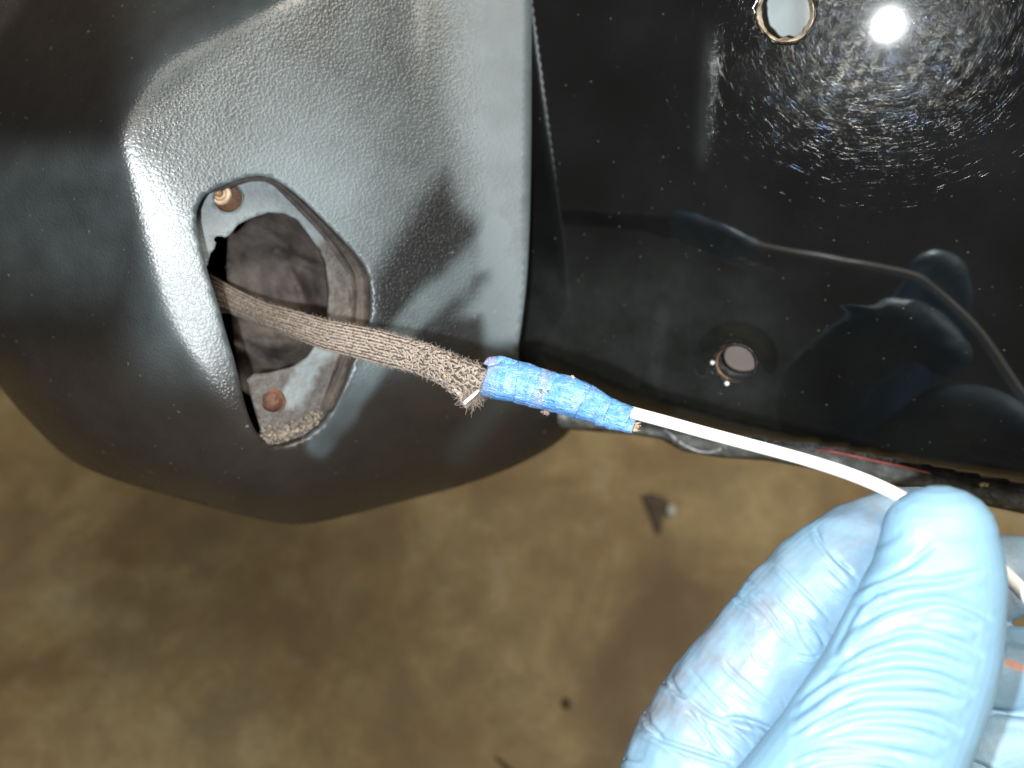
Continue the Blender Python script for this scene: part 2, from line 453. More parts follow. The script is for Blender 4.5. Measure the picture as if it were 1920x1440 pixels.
sp = floor_hit(*np.array(hand_shadow_px, float).T)[:, :2]
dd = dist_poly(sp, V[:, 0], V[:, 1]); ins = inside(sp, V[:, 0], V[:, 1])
sd = np.where(ins, -dd, dd); hand_shadow = 1-sm(-.02, .035, sd)  # the hand's shadow, painted dark into the concrete colour
floor = add_mesh('floor', V, Fc, mat_floor(), attrs={'hand_shadow': hand_shadow}, smooth=False, origin=(0, 0, 0))
floor['kind'] = 'structure'

# ------------------------------------------------------------------ the vehicle
vehicle = empty('vehicle', W1(800, 500, .27), 'rear corner of a vehicle, grey textured plastic bumper cap beside glossy black painted panel', 'vehicle')
OUT = [(-500, -400), (600, -420), (999, -400), (998, -150), (996, 100), (996, 300), (990, 500), (979, 600), (968, 668), (985, 715), (1060, 745), (1082, 765), (1074, 797), (1060, 817), (1020, 846), (945, 883), (860, 912), (745, 941), (619, 974), (562, 983), (516, 979), (435, 961), (321, 929), (229, 903), (155, 875), (115, 849), (69, 803), (34, 766), (0, 723), (-60, 640), (-250, 500), (-480, 380)]
HOLE = [(366, 406), (376, 376), (391, 360), (443, 339), (473, 330), (501, 331), (525, 342), (562, 369), (608, 415), (648, 455), (675, 486), (690, 510), (696, 547), (694, 608), (680, 645), (662, 680), (643, 732), (619, 784), (588, 815), (558, 832), (521, 841), (500, 836), (484, 818), (463, 775), (442, 683), (423, 622), (411, 576), (396, 530), (391, 516), (376, 455)]
d0 = .232
fF = planen((.50, -.13, 1), 385, 450, d0)
SC_ = FLC/2; SPH = np.linalg.norm(Cc(np.array(385.), np.array(450.), fF(385., 450.))-SC_)
def fC(x, y):                             # rounded shoulder beside the opening, gently dished
    q = dirs(x, y); a = (q*q).sum(-1); b = q @ SC_
    return (b+np.sqrt(b*b+a*(SPH**2-SC_ @ SC_)))/a
def fFC(x, y): return smax([fF(x, y), fC(x, y)], .0006)
def at(f, x, y, e=0.0): return (x, y, float(f(np.array(float(x)), np.array(float(y))))+e)
fL = plane3([at(fFC, 212, 260), at(fFC, 318, 640), (0., 450., float(fFC(230., 400.))+.030)])
fT = plane3([at(fFC, 200, 245), at(fFC, 285, 112), (170., 90., float(fFC(205., 229.))+.030)])
fT2 = plane3([at(fFC, 285, 112), at(fFC, 520, -8), (250., 10., float(fFC(285., 112.))+.030)])
fL2 = plane3([at(fFC, 330, 650), at(fFC, 560, 975), (160., 860., float(fFC(400., 800.))+.030)])
fB = plane3([at(fF, 470, 850), at(fF, 960, 650), (720., 945., float(fF(720., 945.))+.034)])
fS = planen((.12, -.22, 1), 893, 400, float(fF(893., 400.)))
OUTs = resample(OUT, 12, True, 2)
LOW = [p for p in OUT if p[1] > 700 and p[0] > -100]
def cap_depth(x, y):
    x = np.asarray(x, float); y = np.asarray(y, float)
    a = smax([fFC(x, y), fL(x, y), fL2(x, y)], .0012); a = smax([a, fT(x, y), fT2(x, y)], .0028)
    a = smax([a, fB(x, y)], .006)
    b = fS(x, y) + .06*(1-sm(600, 800, x)) + .03*sm(640, 730, y); m = np.minimum(a, b); a = m - .0015*np.log(np.exp(-(a-m)/.0015)+np.exp(-(b-m)/.0015))
    d = dist_poly(LOW, x, y, False)
    a = a + .016*np.clip(1-d/75, 0, 1)**2.2
    # rounded right-hand edge and a very shallow channel beside it
    e = np.clip(996-x, 0, 400)*(y < 700)
    a = a + np.where(y < 700, .0025*np.clip(1-e/9, 0, 1)**2, 0)
    # lip round the opening
    h = dist_poly(HOLE, x, y); a = a + .0003*np.clip(1-h/4, 0, 1)**2
    return a
DIAG = [(596, 836), (650, 770), (720, 655), (800, 570), (880, 500), (930, 440)]
DARK = [(836, 318), (862, 390), (905, 430), (912, 520), (860, 590), (800, 640), (700, 625), (700, 520), (745, 450), (800, 370)]
def painted_sheen(x, y):  # glossy reflections painted as a paler tint; shaded areas left untinted
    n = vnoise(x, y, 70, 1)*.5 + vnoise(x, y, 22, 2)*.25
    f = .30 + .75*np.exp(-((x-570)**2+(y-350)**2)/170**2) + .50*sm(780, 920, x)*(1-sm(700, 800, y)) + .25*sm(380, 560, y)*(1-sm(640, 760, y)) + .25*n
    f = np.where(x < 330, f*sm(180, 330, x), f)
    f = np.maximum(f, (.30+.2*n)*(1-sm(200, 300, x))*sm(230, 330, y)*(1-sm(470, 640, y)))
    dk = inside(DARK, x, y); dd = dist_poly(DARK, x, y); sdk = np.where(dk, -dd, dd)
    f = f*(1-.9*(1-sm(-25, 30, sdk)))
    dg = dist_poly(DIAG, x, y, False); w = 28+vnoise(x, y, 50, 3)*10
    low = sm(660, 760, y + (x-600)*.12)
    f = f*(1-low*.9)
    strap_shade = [(790, 640), (840, 600), (905, 590), (912, 690), (800, 690)]  # shadow above the strap, painted by removing the pale tint
    d2 = np.where(inside(strap_shade, x, y), -dist_poly(strap_shade, x, y), dist_poly(strap_shade, x, y)); f = f*(1-.9*(1-sm(-15, 15, d2)))
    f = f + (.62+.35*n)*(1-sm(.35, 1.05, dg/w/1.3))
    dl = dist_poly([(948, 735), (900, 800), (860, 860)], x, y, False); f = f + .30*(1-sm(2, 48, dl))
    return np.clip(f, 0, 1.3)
def brown(x, y):
    return np.clip(.9*sm(560, 760, y)*(1-sm(900, 1050, x))+.55*(1-sm(0, 220, y+0*x))*(1-sm(200, 500, x)), 0, 1)*(1-np.clip(painted_sheen(x, y), 0, 1))
def grain(x, y):
    g_ = 1-.75*sm(880, 925, x); g_ = g_*(1-.55*sm(700, 800, y))
    dd = np.where(inside(DARK, x, y), -dist_poly(DARK, x, y), dist_poly(DARK, x, y))
    dh = dist_poly(HOLE, x, y)
    db = dist_poly([(228, 245), (300, 420), (345, 560), (385, 650)], x, y, False)
    g_ = g_*(1-.5*(1-sm(30, 75, db)))
    return (g_*(1+.35*(1-sm(-25, 30, dd))))*sm(0, 12, dh)
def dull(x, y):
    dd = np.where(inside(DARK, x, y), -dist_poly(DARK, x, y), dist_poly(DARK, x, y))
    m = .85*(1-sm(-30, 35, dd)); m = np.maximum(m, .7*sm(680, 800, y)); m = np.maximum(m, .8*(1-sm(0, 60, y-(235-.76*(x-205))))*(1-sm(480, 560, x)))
    return m*(1-.5*np.clip(painted_sheen(x, y)-.3, 0, 1))
plastic = mat_plastic()
cap = sheet('bumper_cap', OUT, [HOLE], 9, cap_depth, plastic, vehicle, {'painted_sheen': painted_sheen, 'brown': brown, 'grain': grain, 'dull': dull}, thick=.0028, skirt=.055, bstep=8, smooth=2)
cap['label'] = 'dark grey pebble textured plastic cap with a rounded opening'

# --- recess behind the opening
dusty = mat_simple('dusty_brown_plastic', (.018, .014, .012), (.105, .080, .066), 160, .75, (700, .0004), detail=8, stops=(.32, .72))
dusty2 = mat_simple('muddy_rubber', (.020, .016, .015), (.125, .097, .083), 95, .8, (500, .0005), detail=8, stops=(.35, .75))
greypl = NT('grey_plate_paint')
_b = greypl.mix(greypl.attr('mud'), (.17, .195, .205), (.045, .034, .028))
_b = greypl.mix(greypl.ramp(greypl.noise(300, 6, .7), [(.35, .5), (.6, 0.)]), _b, (.12, .12, .12))
greypl.set(Base_Color=_b, Roughness=.55, Normal=greypl.bump(greypl.noise(420, 5, .65), .0008, .8)); greypl = greypl.m
H0 = resample(HOLE, 5, True, 1)
INN = [(356, 406), (366, 378), (385, 366), (440, 352), (470, 342), (495, 343), (512, 352), (545, 388), (582, 430), (608, 468), (622, 500), (628, 520), (630, 553), (626, 600), (618, 633), (606, 664), (585, 710), (562, 752), (538, 778), (517, 796), (498, 808), (482, 812), (470, 800), (452, 765), (430, 690), (410, 625), (398, 580), (384, 535), (378, 516), (366, 455)]
def lerp_idx(P, m, close=True):
    P = np.asarray(P, float); n = len(P); t = np.arange(m)/m*n; i = t.astype(int); u = (t-i)[:, None]
    return P[i % n]*(1-u)+P[(i+1) % n]*u
M = 240
A0 = lerp_idx(HOLE, M); A1 = lerp_idx(INN, M)
for _ in range(3):
    A1 = (np.roll(A1, 1, 0)+A1*2+np.roll(A1, -1, 0))/4
prof = [(0.0, .0022), (.02, .0045), (.10, .0050), (.14, .0062), (.30, .0064), (.36, .0052), (.42, .0068), (.55, .0090), (.62, .0086), (.70, .0100), (.86, .0122), (1.0, .0128)]
rows = []
base_d = cap_depth(A0[:, 0], A0[:, 1])
for u, dz in prof:
    q = A0*(1-u)+A1*u
    rows.append(W(q[:, 0], q[:, 1], base_d+dz + .0003*np.sin(np.arange(M)*.31+u*9)))
V = np.vstack(rows); Fc = []
for r in range(len(prof)-1):
    for i in range(M):
        j = (i+1) % M; Fc.append([r*M+i, (r+1)*M+i, (r+1)*M+j, r*M+j])
rec = add_mesh('recess_wall', V, Fc, dusty, cap)
def plate_depth(x, y): return smax([fF(x, y), fC(x, y)], .001) + .0118
PL = [(340, 330), (640, 300), (700, 420), (700, 640), (620, 850), (503, 850), (480, 775), (462, 712), (478, 701), (503, 700), (546, 689), (576, 671), (591, 650), (614, 600), (617, 547), (611, 495), (599, 467), (580, 440), (559, 412), (534, 400), (504, 398), (473, 408), (446, 421), (431, 440), (422, 446), (418, 443), (405, 443), (400, 450), (405, 455), (402, 466), (394, 476), (388, 500), (370, 520), (340, 480)]
circ = lambda cx, cy, rx, ry, n=28, rot=0: [(cx+rx*math.cos(a)*math.cos(rot)-ry*math.sin(a)*math.sin(rot), cy+rx*math.cos(a)*math.sin(rot)+ry*math.sin(a)*math.cos(rot)) for a in np.linspace(0, 2*math.pi, n, endpoint=False)]
def mud(x, y):
    d = dist_poly([(548, 745), (600, 655)], x, y, False)
    m = sm(640, 690, y)*sm(14, 26, d+6*vnoise(x, y, 12, 4))
    m = np.maximum(m, sm(438, 472, y+(x-600)*.8+vnoise(x, y, 16, 2)*14)*sm(540, 560, x)*(1-sm(630, 650, y)))
    return np.clip(m, 0, 1)
plate = sheet('mounting_plate', PL, [circ(428, 371, 27, 27)], 9, plate_depth, greypl, cap, {'mud': mud}, thick=.002, smooth=0, bstep=4)
sheet('cavity_shade_sheet', [(250, 300), (740, 300), (740, 880), (250, 880)], [], 24, lambda x, y: fF(x, y)+.085, mat_simple('void_shade_black', (.004, .004, .004), (.010, .009, .009), 60, .9), cap, thick=.002, smooth=0)  # black sheet added to keep the void behind the opening in shade
# rubber boot behind the opening: bulging, creased
def boot_depth(x, y):
    b = fF(x, y)+.048
    r = np.hypot((x-500)/125, (y-545)/170)
    b = b - .010*np.clip(1-r*r, 0, 1)
    for (x0, y0, x1, y1, w, hgt) in ((520, 470, 640, 520, 9, .0022), (540, 500, 560, 540, 6, .001), (430, 640, 600, 650, 22, .003), (600, 430, 628, 600, 6, .002), (470, 420, 540, 460, 8, .001), (560, 540, 600, 640, 8, .0018)):
        b = b - 1.7*hgt*np.exp(-(dist_poly([(x0, y0), (x1, y1)], x, y, False)/w)**2)
    b = b + .004*np.exp(-((y-(x*.55+392))/7)**2) + .0015*vnoise(x, y, 40, 5)
    return b
sheet('rubber_boot', [(432, 380), (650, 370), (680, 560), (640, 700), (560, 760), (455, 745), (446, 690), (436, 620), (430, 560), (424, 500), (428, 440)], [], 7, boot_depth, dusty2, cap, thick=.002, smooth=1)

# --- fixings in the plate
rust_dark = mat_simple('rusted_socket', (.045, .022, .012), (.14, .065, .03), 900, .8, (1500, .0003))
cream = mat_simple('cream_nylon', (.42, .25, .14), (.80, .62, .44), 500, .5, (900, .0001))
brownm = mat_simple('brown_stud', (.16, .07, .035), (.42, .24, .16), 600, .35, (900, .0001))
orange = mat_simple('orange_rust', (.03, .016, .011), (.12, .045, .024), 420, .7, (800, .0005), stops=(.35, .62))
def lathe(name, px, py, d, prof_, mat, parent, seg=32, nrm=None, jit=0.0):
    """prof_: list of (radius_m, height_m towards the viewer)"""
    o = W1(px, py, d); n = np.asarray(nrm if nrm is not None else nF, float); n = n/np.linalg.norm(n)
    a = np.cross(n, (0, 0, 1)); a /= np.linalg.norm(a); b = np.cross(n, a)
    V = []; Fc = []
    for r, h in prof_:
        for j in range(seg):
            t = 2*math.pi*j/seg; rr = r*(1+jit*(noise.noise(Vector((math.cos(t)*2, math.sin(t)*2, h*900)))))
            V.append(o + a*rr*math.cos(t)+b*rr*math.sin(t)+n*h)
    for i in range(len(prof_)-1):
        for j in range(seg):
            k = (j+1) % seg; Fc.append([i*seg+j, i*seg+k, (i+1)*seg+k, (i+1)*seg+j])
    if prof_[-1][0] > 0: Fc.append([(len(prof_)-1)*seg+j for j in range(seg)])
    return add_mesh(name, V, Fc, mat, parent)
nF = RM @ (np.array((.25, -.2, 1))/np.linalg.norm((.25, -.2, 1)))
pd = float(plate_depth(np.array(428.), np.array(371.)))
mm = .001
k_ = pd/F
skt = lathe('bolt_socket', 428, 371, pd, [(28*k_, .2*mm), (27*k_, -.5*mm), (25*k_, -2.5*mm), (20*k_, -3*mm), (1*k_, -3.2*mm)], rust_dark, cap, jit=.06)
lathe('push_nut', 411, 362, pd, [(22*k_, -2.5*mm), (21*k_, -.2*mm), (18*k_, .5*mm), (14*k_, .4*mm), (12.5*k_, -.3*mm), (12*k_, -1.6*mm), (.2*k_, -1.7*mm)], cream, cap, jit=.08)
lathe('stud', 409, 361, pd, [(9*k_, -1.8*mm), (8.5*k_, -.2*mm), (6.5*k_, .7*mm), (3*k_, 1.1*mm), (.1*k_, 1.2*mm)], brownm, cap, jit=.1)
pd2 = float(plate_depth(np.array(511.), np.array(752.)))
lathe('rusty_bolt', 510, 753, pd2, [(26*k_, -.2*mm), (24.5*k_, .2*mm), (23*k_, -.4*mm), (20*k_, .5*mm), (14*k_, 1.4*mm), (6*k_, 1.9*mm), (.2*k_, 2.0*mm)], orange, cap, jit=.12)
# grit lying in the bottom of the recess
rubble = []
for i in range(420):
    u = random.random(); x = 490+u*110+random.gauss(0, 6); y = 822-u*u*40+random.gauss(0, 9)
    if not inside(H0, np.array([x]), np.array([y]))[0] or dist_poly(H0, np.array([x]), np.array([y]))[0] < 3: continue
    r = random.uniform(.2, .75)*mm
    dd = float(cap_depth(np.array(x), np.array(y)))+.0055+(.0062 if x < 520 else .001)*random.random()
    o = W1(x, y, dd)
    vs = [o+rng.normal(size=3)*r*.35+np.array(q)*r for q in ((1, 0, 0), (-1, 0, 0), (0, 1, 0), (0, -1, 0), (0, 0, 1), (0, 0, -1))]
    rubble.append((vs, [[0, 2, 4], [2, 1, 4], [1, 3, 4], [3, 0, 4], [2, 0, 5], [1, 2, 5], [3, 1, 5], [0, 3, 5]]))
gv, gf = merge(rubble)
grit = add_mesh('grit', gv, gf, mat_simple('grit', (.07, .055, .045), (.30, .25, .20), 900, .9), cap, smooth=False)
grit['kind'] = 'stuff'

# --- black painted panel
B0 = np.array([(940, 610), (1000, 655), (1180, 735), (1350, 790), (1500, 828), (1700, 860), (1920, 888), (2400, 940)], float)
L0 = np.array([(940, 700), (1000, 745), (1190, 797), (1400, 827), (1530, 840), (1740, 880), (1920, 918), (2400, 1010)], float)
def roll_t(x, y):
    a = np.interp(x, B0[:, 0], B0[:, 1]); b = np.interp(x, L0[:, 0], L0[:, 1]); return np.clip((y-a)/(b-a), 0, 1.3)
def panel_depth(x, y):
    x = np.asarray(x, float); y = np.asarray(y, float)
    d = panel_plane(x, y)
    d = d + .011*roll_t(x, y)**2
    r = np.hypot((x-1378)/1.06, y-682)
    d = d + .0016*(1-sm(40, 82, r)) 
    d = d - .0005*np.exp(-((x-1322-(y-200)*-.06)/15)**2)*sm(20, 140, y)*(1-sm(280, 360, y))
    d = d - .0005*np.exp(-((x-1232-(y-640)*-.12)/13)**2)*sm(560, 600, y)*(1-sm(700, 760, y))
    d = d - .00016*np.exp(-((y-(x*.33+40))/9)**2)*sm(1200, 1350, x)*(1-sm(1560, 1680, x))
    return d
def dust_sheen_p(x, y):  # random dust, plus grey-green sheen and reflected vertical streaks painted into the colour
    n = vnoise(x, y, 120, 8)*.5+.5
    f = .25*n + .55*(1-sm(1380, 1560, x))*sm(430, 560, y)*(1-roll_t(x, y))
    f = f + .9*np.exp(-((x-1322+(y-200)*.06)/13)**2)*sm(20, 140, y)*(1-sm(270, 330, y))*(.5+n)
    f = f + .9*np.exp(-((x-1234+(y-640)*.12)/11)**2)*sm(565, 600, y)*(1-sm(700, 740, y))*(.5+n)
    return np.clip(f, 0, 1)
hn = np.random.default_rng(3)
hole1 = [(1473+52*math.cos(a)*(1+.012*math.sin(5*a)), 22+56*math.sin(a)*(1+.02*math.sin(7*a+1))) for a in np.linspace(0, 2*math.pi, 48, endpoint=False)]
hole2 = circ(1378, 681, 40, 35, 40, .15)
PO = [(940, -420), (2400, -420)] + [tuple(p) for p in L0[::-1]]
cpt = W1(1670, 15, float(panel_plane(np.array(1670.), np.array(15.))))
PO_r = resample(PO, 14, True, 0)
paint = None
# object origin of the sheet is the mean of its vertices: build first, then the paint with its centre in object space
paint_tmp = bpy.data.materials.new('tmp')
panel = sheet('painted_panel', PO, [hole1, hole2], 10, panel_depth, paint_tmp, vehicle, {'dust_sheen': dust_sheen_p}, thick=.0011, smooth=0, hole_smooth=0)
paint = mat_paint(tuple(cpt-np.array(panel.location)))
panel.data.materials[0] = paint; bpy.data.materials.remove(paint_tmp)
panel['label'] = 'glossy black painted panel with two round drilled holes'
def ring_part(name, poly, dep, mats, w_out, w_in, d_in, parent, jag=.0, lift=-.0004):
    P = np.asarray(poly, float); n = len(P); c_ = P.mean(0); e = (P-c_)/np.linalg.norm(P-c_, axis=1)[:, None]
    rows = []
    for k, (off, dz) in enumerate(((w_out, lift*.2), (w_out*.4, lift), (0, lift*.6), (-w_in*.5, .0006), (-w_in, d_in*.6), (-w_in*.8, d_in))):
        jj = np.array([1+jag*noise.noise(Vector((math.cos(i/n*6.283)*3, math.sin(i/n*6.283)*3, k*.6))) for i in range(n)])
        q = P + e*(off*jj)[:, None]
        rows.append(W(q[:, 0], q[:, 1], dep(q[:, 0], q[:, 1])+dz))
    V = np.vstack(rows); Fc = []
    for r in range(len(rows)-1):
        for i in range(n):
            j = (i+1) % n; Fc.append([r*n+i, r*n+j, (r+1)*n+j, (r+1)*n+i])
    return add_mesh(name, V, Fc, mats, parent)
rimm = mat_simple('bare_rusty_edge', (.16, .085, .03), (.78, .66, .50), 420, .38, (900, .0004), metallic=.35, stops=(.40, .60))
rimm2 = mat_simple('chipped_dark_edge', (.01, .01, .01), (.10, .08, .06), 300, .4, (900, .0004), stops=(.5, .75))
h1 = resample(hole1, 4); h2 = resample(hole2, 4)
ring_part('hole_rim', h1, panel_depth, rimm, 1.5, 5, .0045, panel, jag=1.3)
ring_part('hole_rim', h2, panel_depth, rimm2, 2, 3, .0040, panel, jag=.5)
# structure seen through the holes
inner_white = mat_simple('pale_inner_paint', (.50, .55, .55), (.62, .67, .67), 60, .35)
inner_pink = mat_simple('dusty_inner_paint', (.20, .155, .135), (.26, .21, .19), 40, .6)
def in1(x, y): return panel_plane(x, y)+.016+.006*sm(1480, 1530, x)*-1+.004*np.cos((x-1400)/40)
sheet('inner_panel', [(1340, -150), (1620, -150), (1620, 150), (1340, 150)], [], 14, in1, inner_white, panel, thick=.001, smooth=0)
def in2(x, y): return panel_plane(x, y)+.020+.0006*(y-680)/40
h2b = circ(1377, 674, 42, 34, 30, .15)
sheet('inner_panel', [(1260, 580), (1500, 580), (1500, 790), (1260, 790)], [], 14, in2, inner_pink, panel, thick=.001, smooth=0)
rimo = mat_simple('orange_edge', (.10, .055, .025), (.26, .17, .12), 200, .5)
blk = mat_simple('inner_shadow_black', (.002, .002, .002), (.006, .006, .006), 200, .6)
sheet('rim_and_shadow', circ(1380, 682, 75, 65, 40), [circ(1382, 681, 37, 32, 40, .1)], 12, lambda x, y: panel_depth(x, y)+.0045, rimo, panel, thick=.0006, smooth=0)
sheet('rim_and_shadow', circ(1382, 680, 75, 65, 40), [circ(1388, 672, 35, 27, 40, .1)], 12, lambda x, y: panel_depth(x, y)+.0080, blk, panel, thick=.0006, smooth=0)  # black ring standing in for the shadow inside the lower hole
# two tiny glints of weld spatter by the lower hole
for (x, y, r) in ((1336, 680, 4), (1363, 719, 4.5)):
    dd = float(panel_depth(np.array(float(x)), np.array(float(y))))
    lathe('weld_bead', x, y, dd, [(r*dd/F, -.0003), (r*dd/F, .0003), (r*.7*dd/F, .0008), (.01*dd/F, .0011)], mat_simple('bead', (.6, .62, .62), (.8, .8, .8), 100, .3), panel, 12, nW)

# --- hem flange below the panel
L1 = np.array([(1000, 790), (1075, 806), (1190, 815), (1240, 824), (1280, 846), (1350, 858), (1440, 864), (1530, 880), (1650, 906), (1740, 926), (1920, 964), (2400, 1060)], float)
flange_mat = NT('bare_grey_flange')
fb = flange_mat.ramp(flange_mat.noise(220, 7, .7), [(.3, (.06, .058, .054)), (.55, (.15, .155, .145)), (.75, (.34, .35, .33))])
flange_mat.set(Base_Color=fb, Roughness=.6, Normal=flange_mat.bump(flange_mat.noise(330, 5, .7), .0022, 1.0)); flange_mat = flange_mat.m
FO = [(x, y-6) for x, y in L0 if x > 990] + [tuple(p) for p in L1[::-1]]
def flange_depth(x, y):
    a = np.interp(x, L0[:, 0], L0[:, 1]); b = np.interp(x, L1[:, 0], L1[:, 1])
    t = np.clip((y-a)/(b-a), -.2, 1.2)
    return panel_plane(x, a)+.0125 + .006*(t-.4)**2*2 + .0006*vnoise(x, y, 18, 6)
flange = sheet('hem_flange', FO, [], 8, flange_depth, flange_mat, vehicle, thick=.0022, smooth=0, bstep=7)
redm = mat_simple('red_primer', (.20, .028, .02), (.36, .07, .055), 300, .55)
rp = smooth_path([(1528, 843), (1560, 847), (1600, 855), (1650, 866), (1700, 877), (1745, 888)], 40)
rv = W(rp[:, 0], rp[:, 1], flange_depth(rp[:, 0], rp[:, 1])-.009)
rad = np.interp(np.arange(40), [0, 3, 10, 30, 39], [.0001, .0003, .00048, .00042, .0001])
v, f = tube(rv, rad, 8, flat=.5, jitter=.12)
add_mesh('red_sealant_bead', v, f, redm, flange)
rp = smooth_path([(1432, 822), (1450, 824), (1462, 829)], 12)
v, f = tube(W(rp[:, 0], rp[:, 1], flange_depth(rp[:, 0], rp[:, 1])-.009), .00035, 8, flat=.5, jitter=.25)
add_mesh('red_sealant_bead', v, f, redm, flange)
seal = mat_simple('clear_grey_sealant', (.10, .105, .11), (.34, .35, .36), 300, .25, (900, .0003))
for pts, r in (([(1238, 800), (1250, 808), (1262, 818), (1268, 826)], .0006), ([(1272, 828), (1290, 838), (1310, 846), (1332, 848), (1352, 842)], .0005)):
    q = smooth_path(pts, 24)
    v, f = tube(W(q[:, 0], q[:, 1], flange_depth(q[:, 0], q[:, 1])-.002), r, 8, flat=.6, jitter=.2)
    add_mesh('torn_sealant', v, f, seal, flange)
q = smooth_path([(1838, 910), (1846, 907), (1852, 911)], 6)
v, f = tube(W(q[:, 0], q[:, 1], flange_depth(q[:, 0], q[:, 1])-.0035), .0006, 6)
add_mesh('yellow_chip', v, f, mat_simple('yellow_chip', (.6, .55, .25), (.8, .78, .5), 300, .6), flange)

# ------------------------------------------------------------------ braided sleeve
S = np.array([(345, 475, 372, 570, .285), (390, 508, 405, 590, .272), (417, 525, 432, 588, .266), (460, 548, 475, 604, .259), (503, 567, 520, 621, .251), (560, 583, 560, 637, .243), (613, 598, 605, 655, .236), (660, 608, 650, 667, .2315), (701, 616, 690, 678, .228), (740, 626, 730, 688, .2245), (778, 637, 763, 696, .2215), (810, 648, 800, 708, .218), (839, 659, 835, 726, .2145), (870, 672, 866, 746, .211), (903, 686, 907, 745, .208), (935, 702, 940, 747, .206)], float)
NS = 150
S_ = smooth_path(S, NS)
cx = (S_[:, 0]+S_[:, 2])/2; cy = (S_[:, 1]+S_[:, 3])/2; sd_ = S_[:, 4]
hw = np.hypot(S_[:, 0]-S_[:, 2], S_[:, 1]-S_[:, 3])/2*sd_/F
CEN = W(cx, cy, sd_)
WD = W(S_[:, 0], S_[:, 1], sd_)-W(S_[:, 2], S_[:, 3], sd_); WD /= np.linalg.norm(WD, axis=1)[:, None]
TT = np.gradient(CEN, axis=0); TT /= np.linalg.norm(TT, axis=1)[:, None]
NN = np.cross(WD, TT); NN *= np.sign(((CP-CEN)*NN).sum(1))[:, None]; NN /= np.linalg.norm(NN, axis=1)[:, None]
def sl(si, th, lift=0.0):
    i = min(int(si), NS-2); u = si-i
    c_ = CEN[i]*(1-u)+CEN[i+1]*u; w = WD[i]; n = NN[i]; h = hw[i]*(1-u)+hw[i+1]*u
    th_flat = .38
    return c_ + w*(h*math.cos(th)+lift*math.cos(th)) + n*(h*th_flat*math.sin(th)+lift*math.sin(th)), TT[i], (w*math.cos(th)*.5+n*math.sin(th)), w, n
yarn = mat_yarn()
sleeve = empty('braided_sleeve', CEN[70], 'frayed grey-brown braided wire sleeve coming out of the bumper opening', 'cable sleeve')
V = []; Fc = []; SEG = 28
for i in range(NS):
    for j in range(SEG):
        V.append(sl(i, 2*math.pi*j/SEG, -.0004)[0])
for i in range(NS-1):
    for j in range(SEG):
        k = (j+1) % SEG; Fc.append([i*SEG+j, i*SEG+k, (i+1)*SEG+k, (i+1)*SEG+j])
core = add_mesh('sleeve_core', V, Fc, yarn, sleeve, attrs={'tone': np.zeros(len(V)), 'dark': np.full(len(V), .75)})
SV = []; SF = []; tone = []; dark = []
def capsule(p0, p1, r, nrm, tn, dk=0.0):
    ax = p1-p0; L = np.linalg.norm(ax); ax = ax/L; a = np.cross(ax, nrm); a /= np.linalg.norm(a); b = np.cross(a, ax)
    bse = len(SV)
    for t, rr in ((0, .25), (.22, .85), (.5, 1), (.78, .85), (1, .25)):
        for j in range(6):
            an = j*math.pi/3
            SV.append(p0+ax*L*t+(a*math.cos(an)+b*math.sin(an)*.8)*r*rr); tone.append(tn); dark.append(dk)
    for i in range(4):
        for j in range(6):
            k = (j+1) % 6; SF.append([bse+i*6+j, bse+i*6+k, bse+(i+1)*6+k, bse+(i+1)*6+j])
arc = np.r_[0, np.cumsum(np.linalg.norm(np.diff(CEN, axis=0), axis=1))]
ROWS = 11
pitch = .00056
s = .012
while s < arc[-1]-.001:
    si = np.interp(s, arc, np.arange(NS)); X_ = np.interp(si, np.arange(NS), cx)
    loose = float(sm(740, 800, np.array(X_)))
    for r in range(ROWS):
        cth = 1-2*(r+.5)/ROWS
        th0 = math.acos(cth)
        th = th0 + random.gauss(0, .02+.05*loose)
        si2 = np.interp(s+(r % 2)*pitch*.5+random.gauss(0, .00004+.0002*loose), arc, np.arange(NS))
        p, T_, n_, w_, nn_ = sl(si2, th, .00005+random.gauss(0, .00005+.0001*loose))
        w_t = np.cross(n_, T_); w_t /= np.linalg.norm(w_t)
        sgn = 1 if r % 2 else -1
        an = sgn*.5*(1-.4*loose)+random.gauss(0, .08+.55*loose)
        dr = T_*math.cos(an)+w_t*math.sin(an)
        Lh = .00056+.00012*loose; r_ = .00027
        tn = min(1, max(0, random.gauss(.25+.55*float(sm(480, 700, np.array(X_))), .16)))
        if X_ > 560 or True:
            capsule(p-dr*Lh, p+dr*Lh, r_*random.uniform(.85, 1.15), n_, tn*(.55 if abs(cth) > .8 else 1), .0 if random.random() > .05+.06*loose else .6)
    s += pitch
st = add_mesh('stitches', SV, SF, yarn, core, attrs={'tone': tone, 'dark': dark}); st['kind'] = 'stuff'
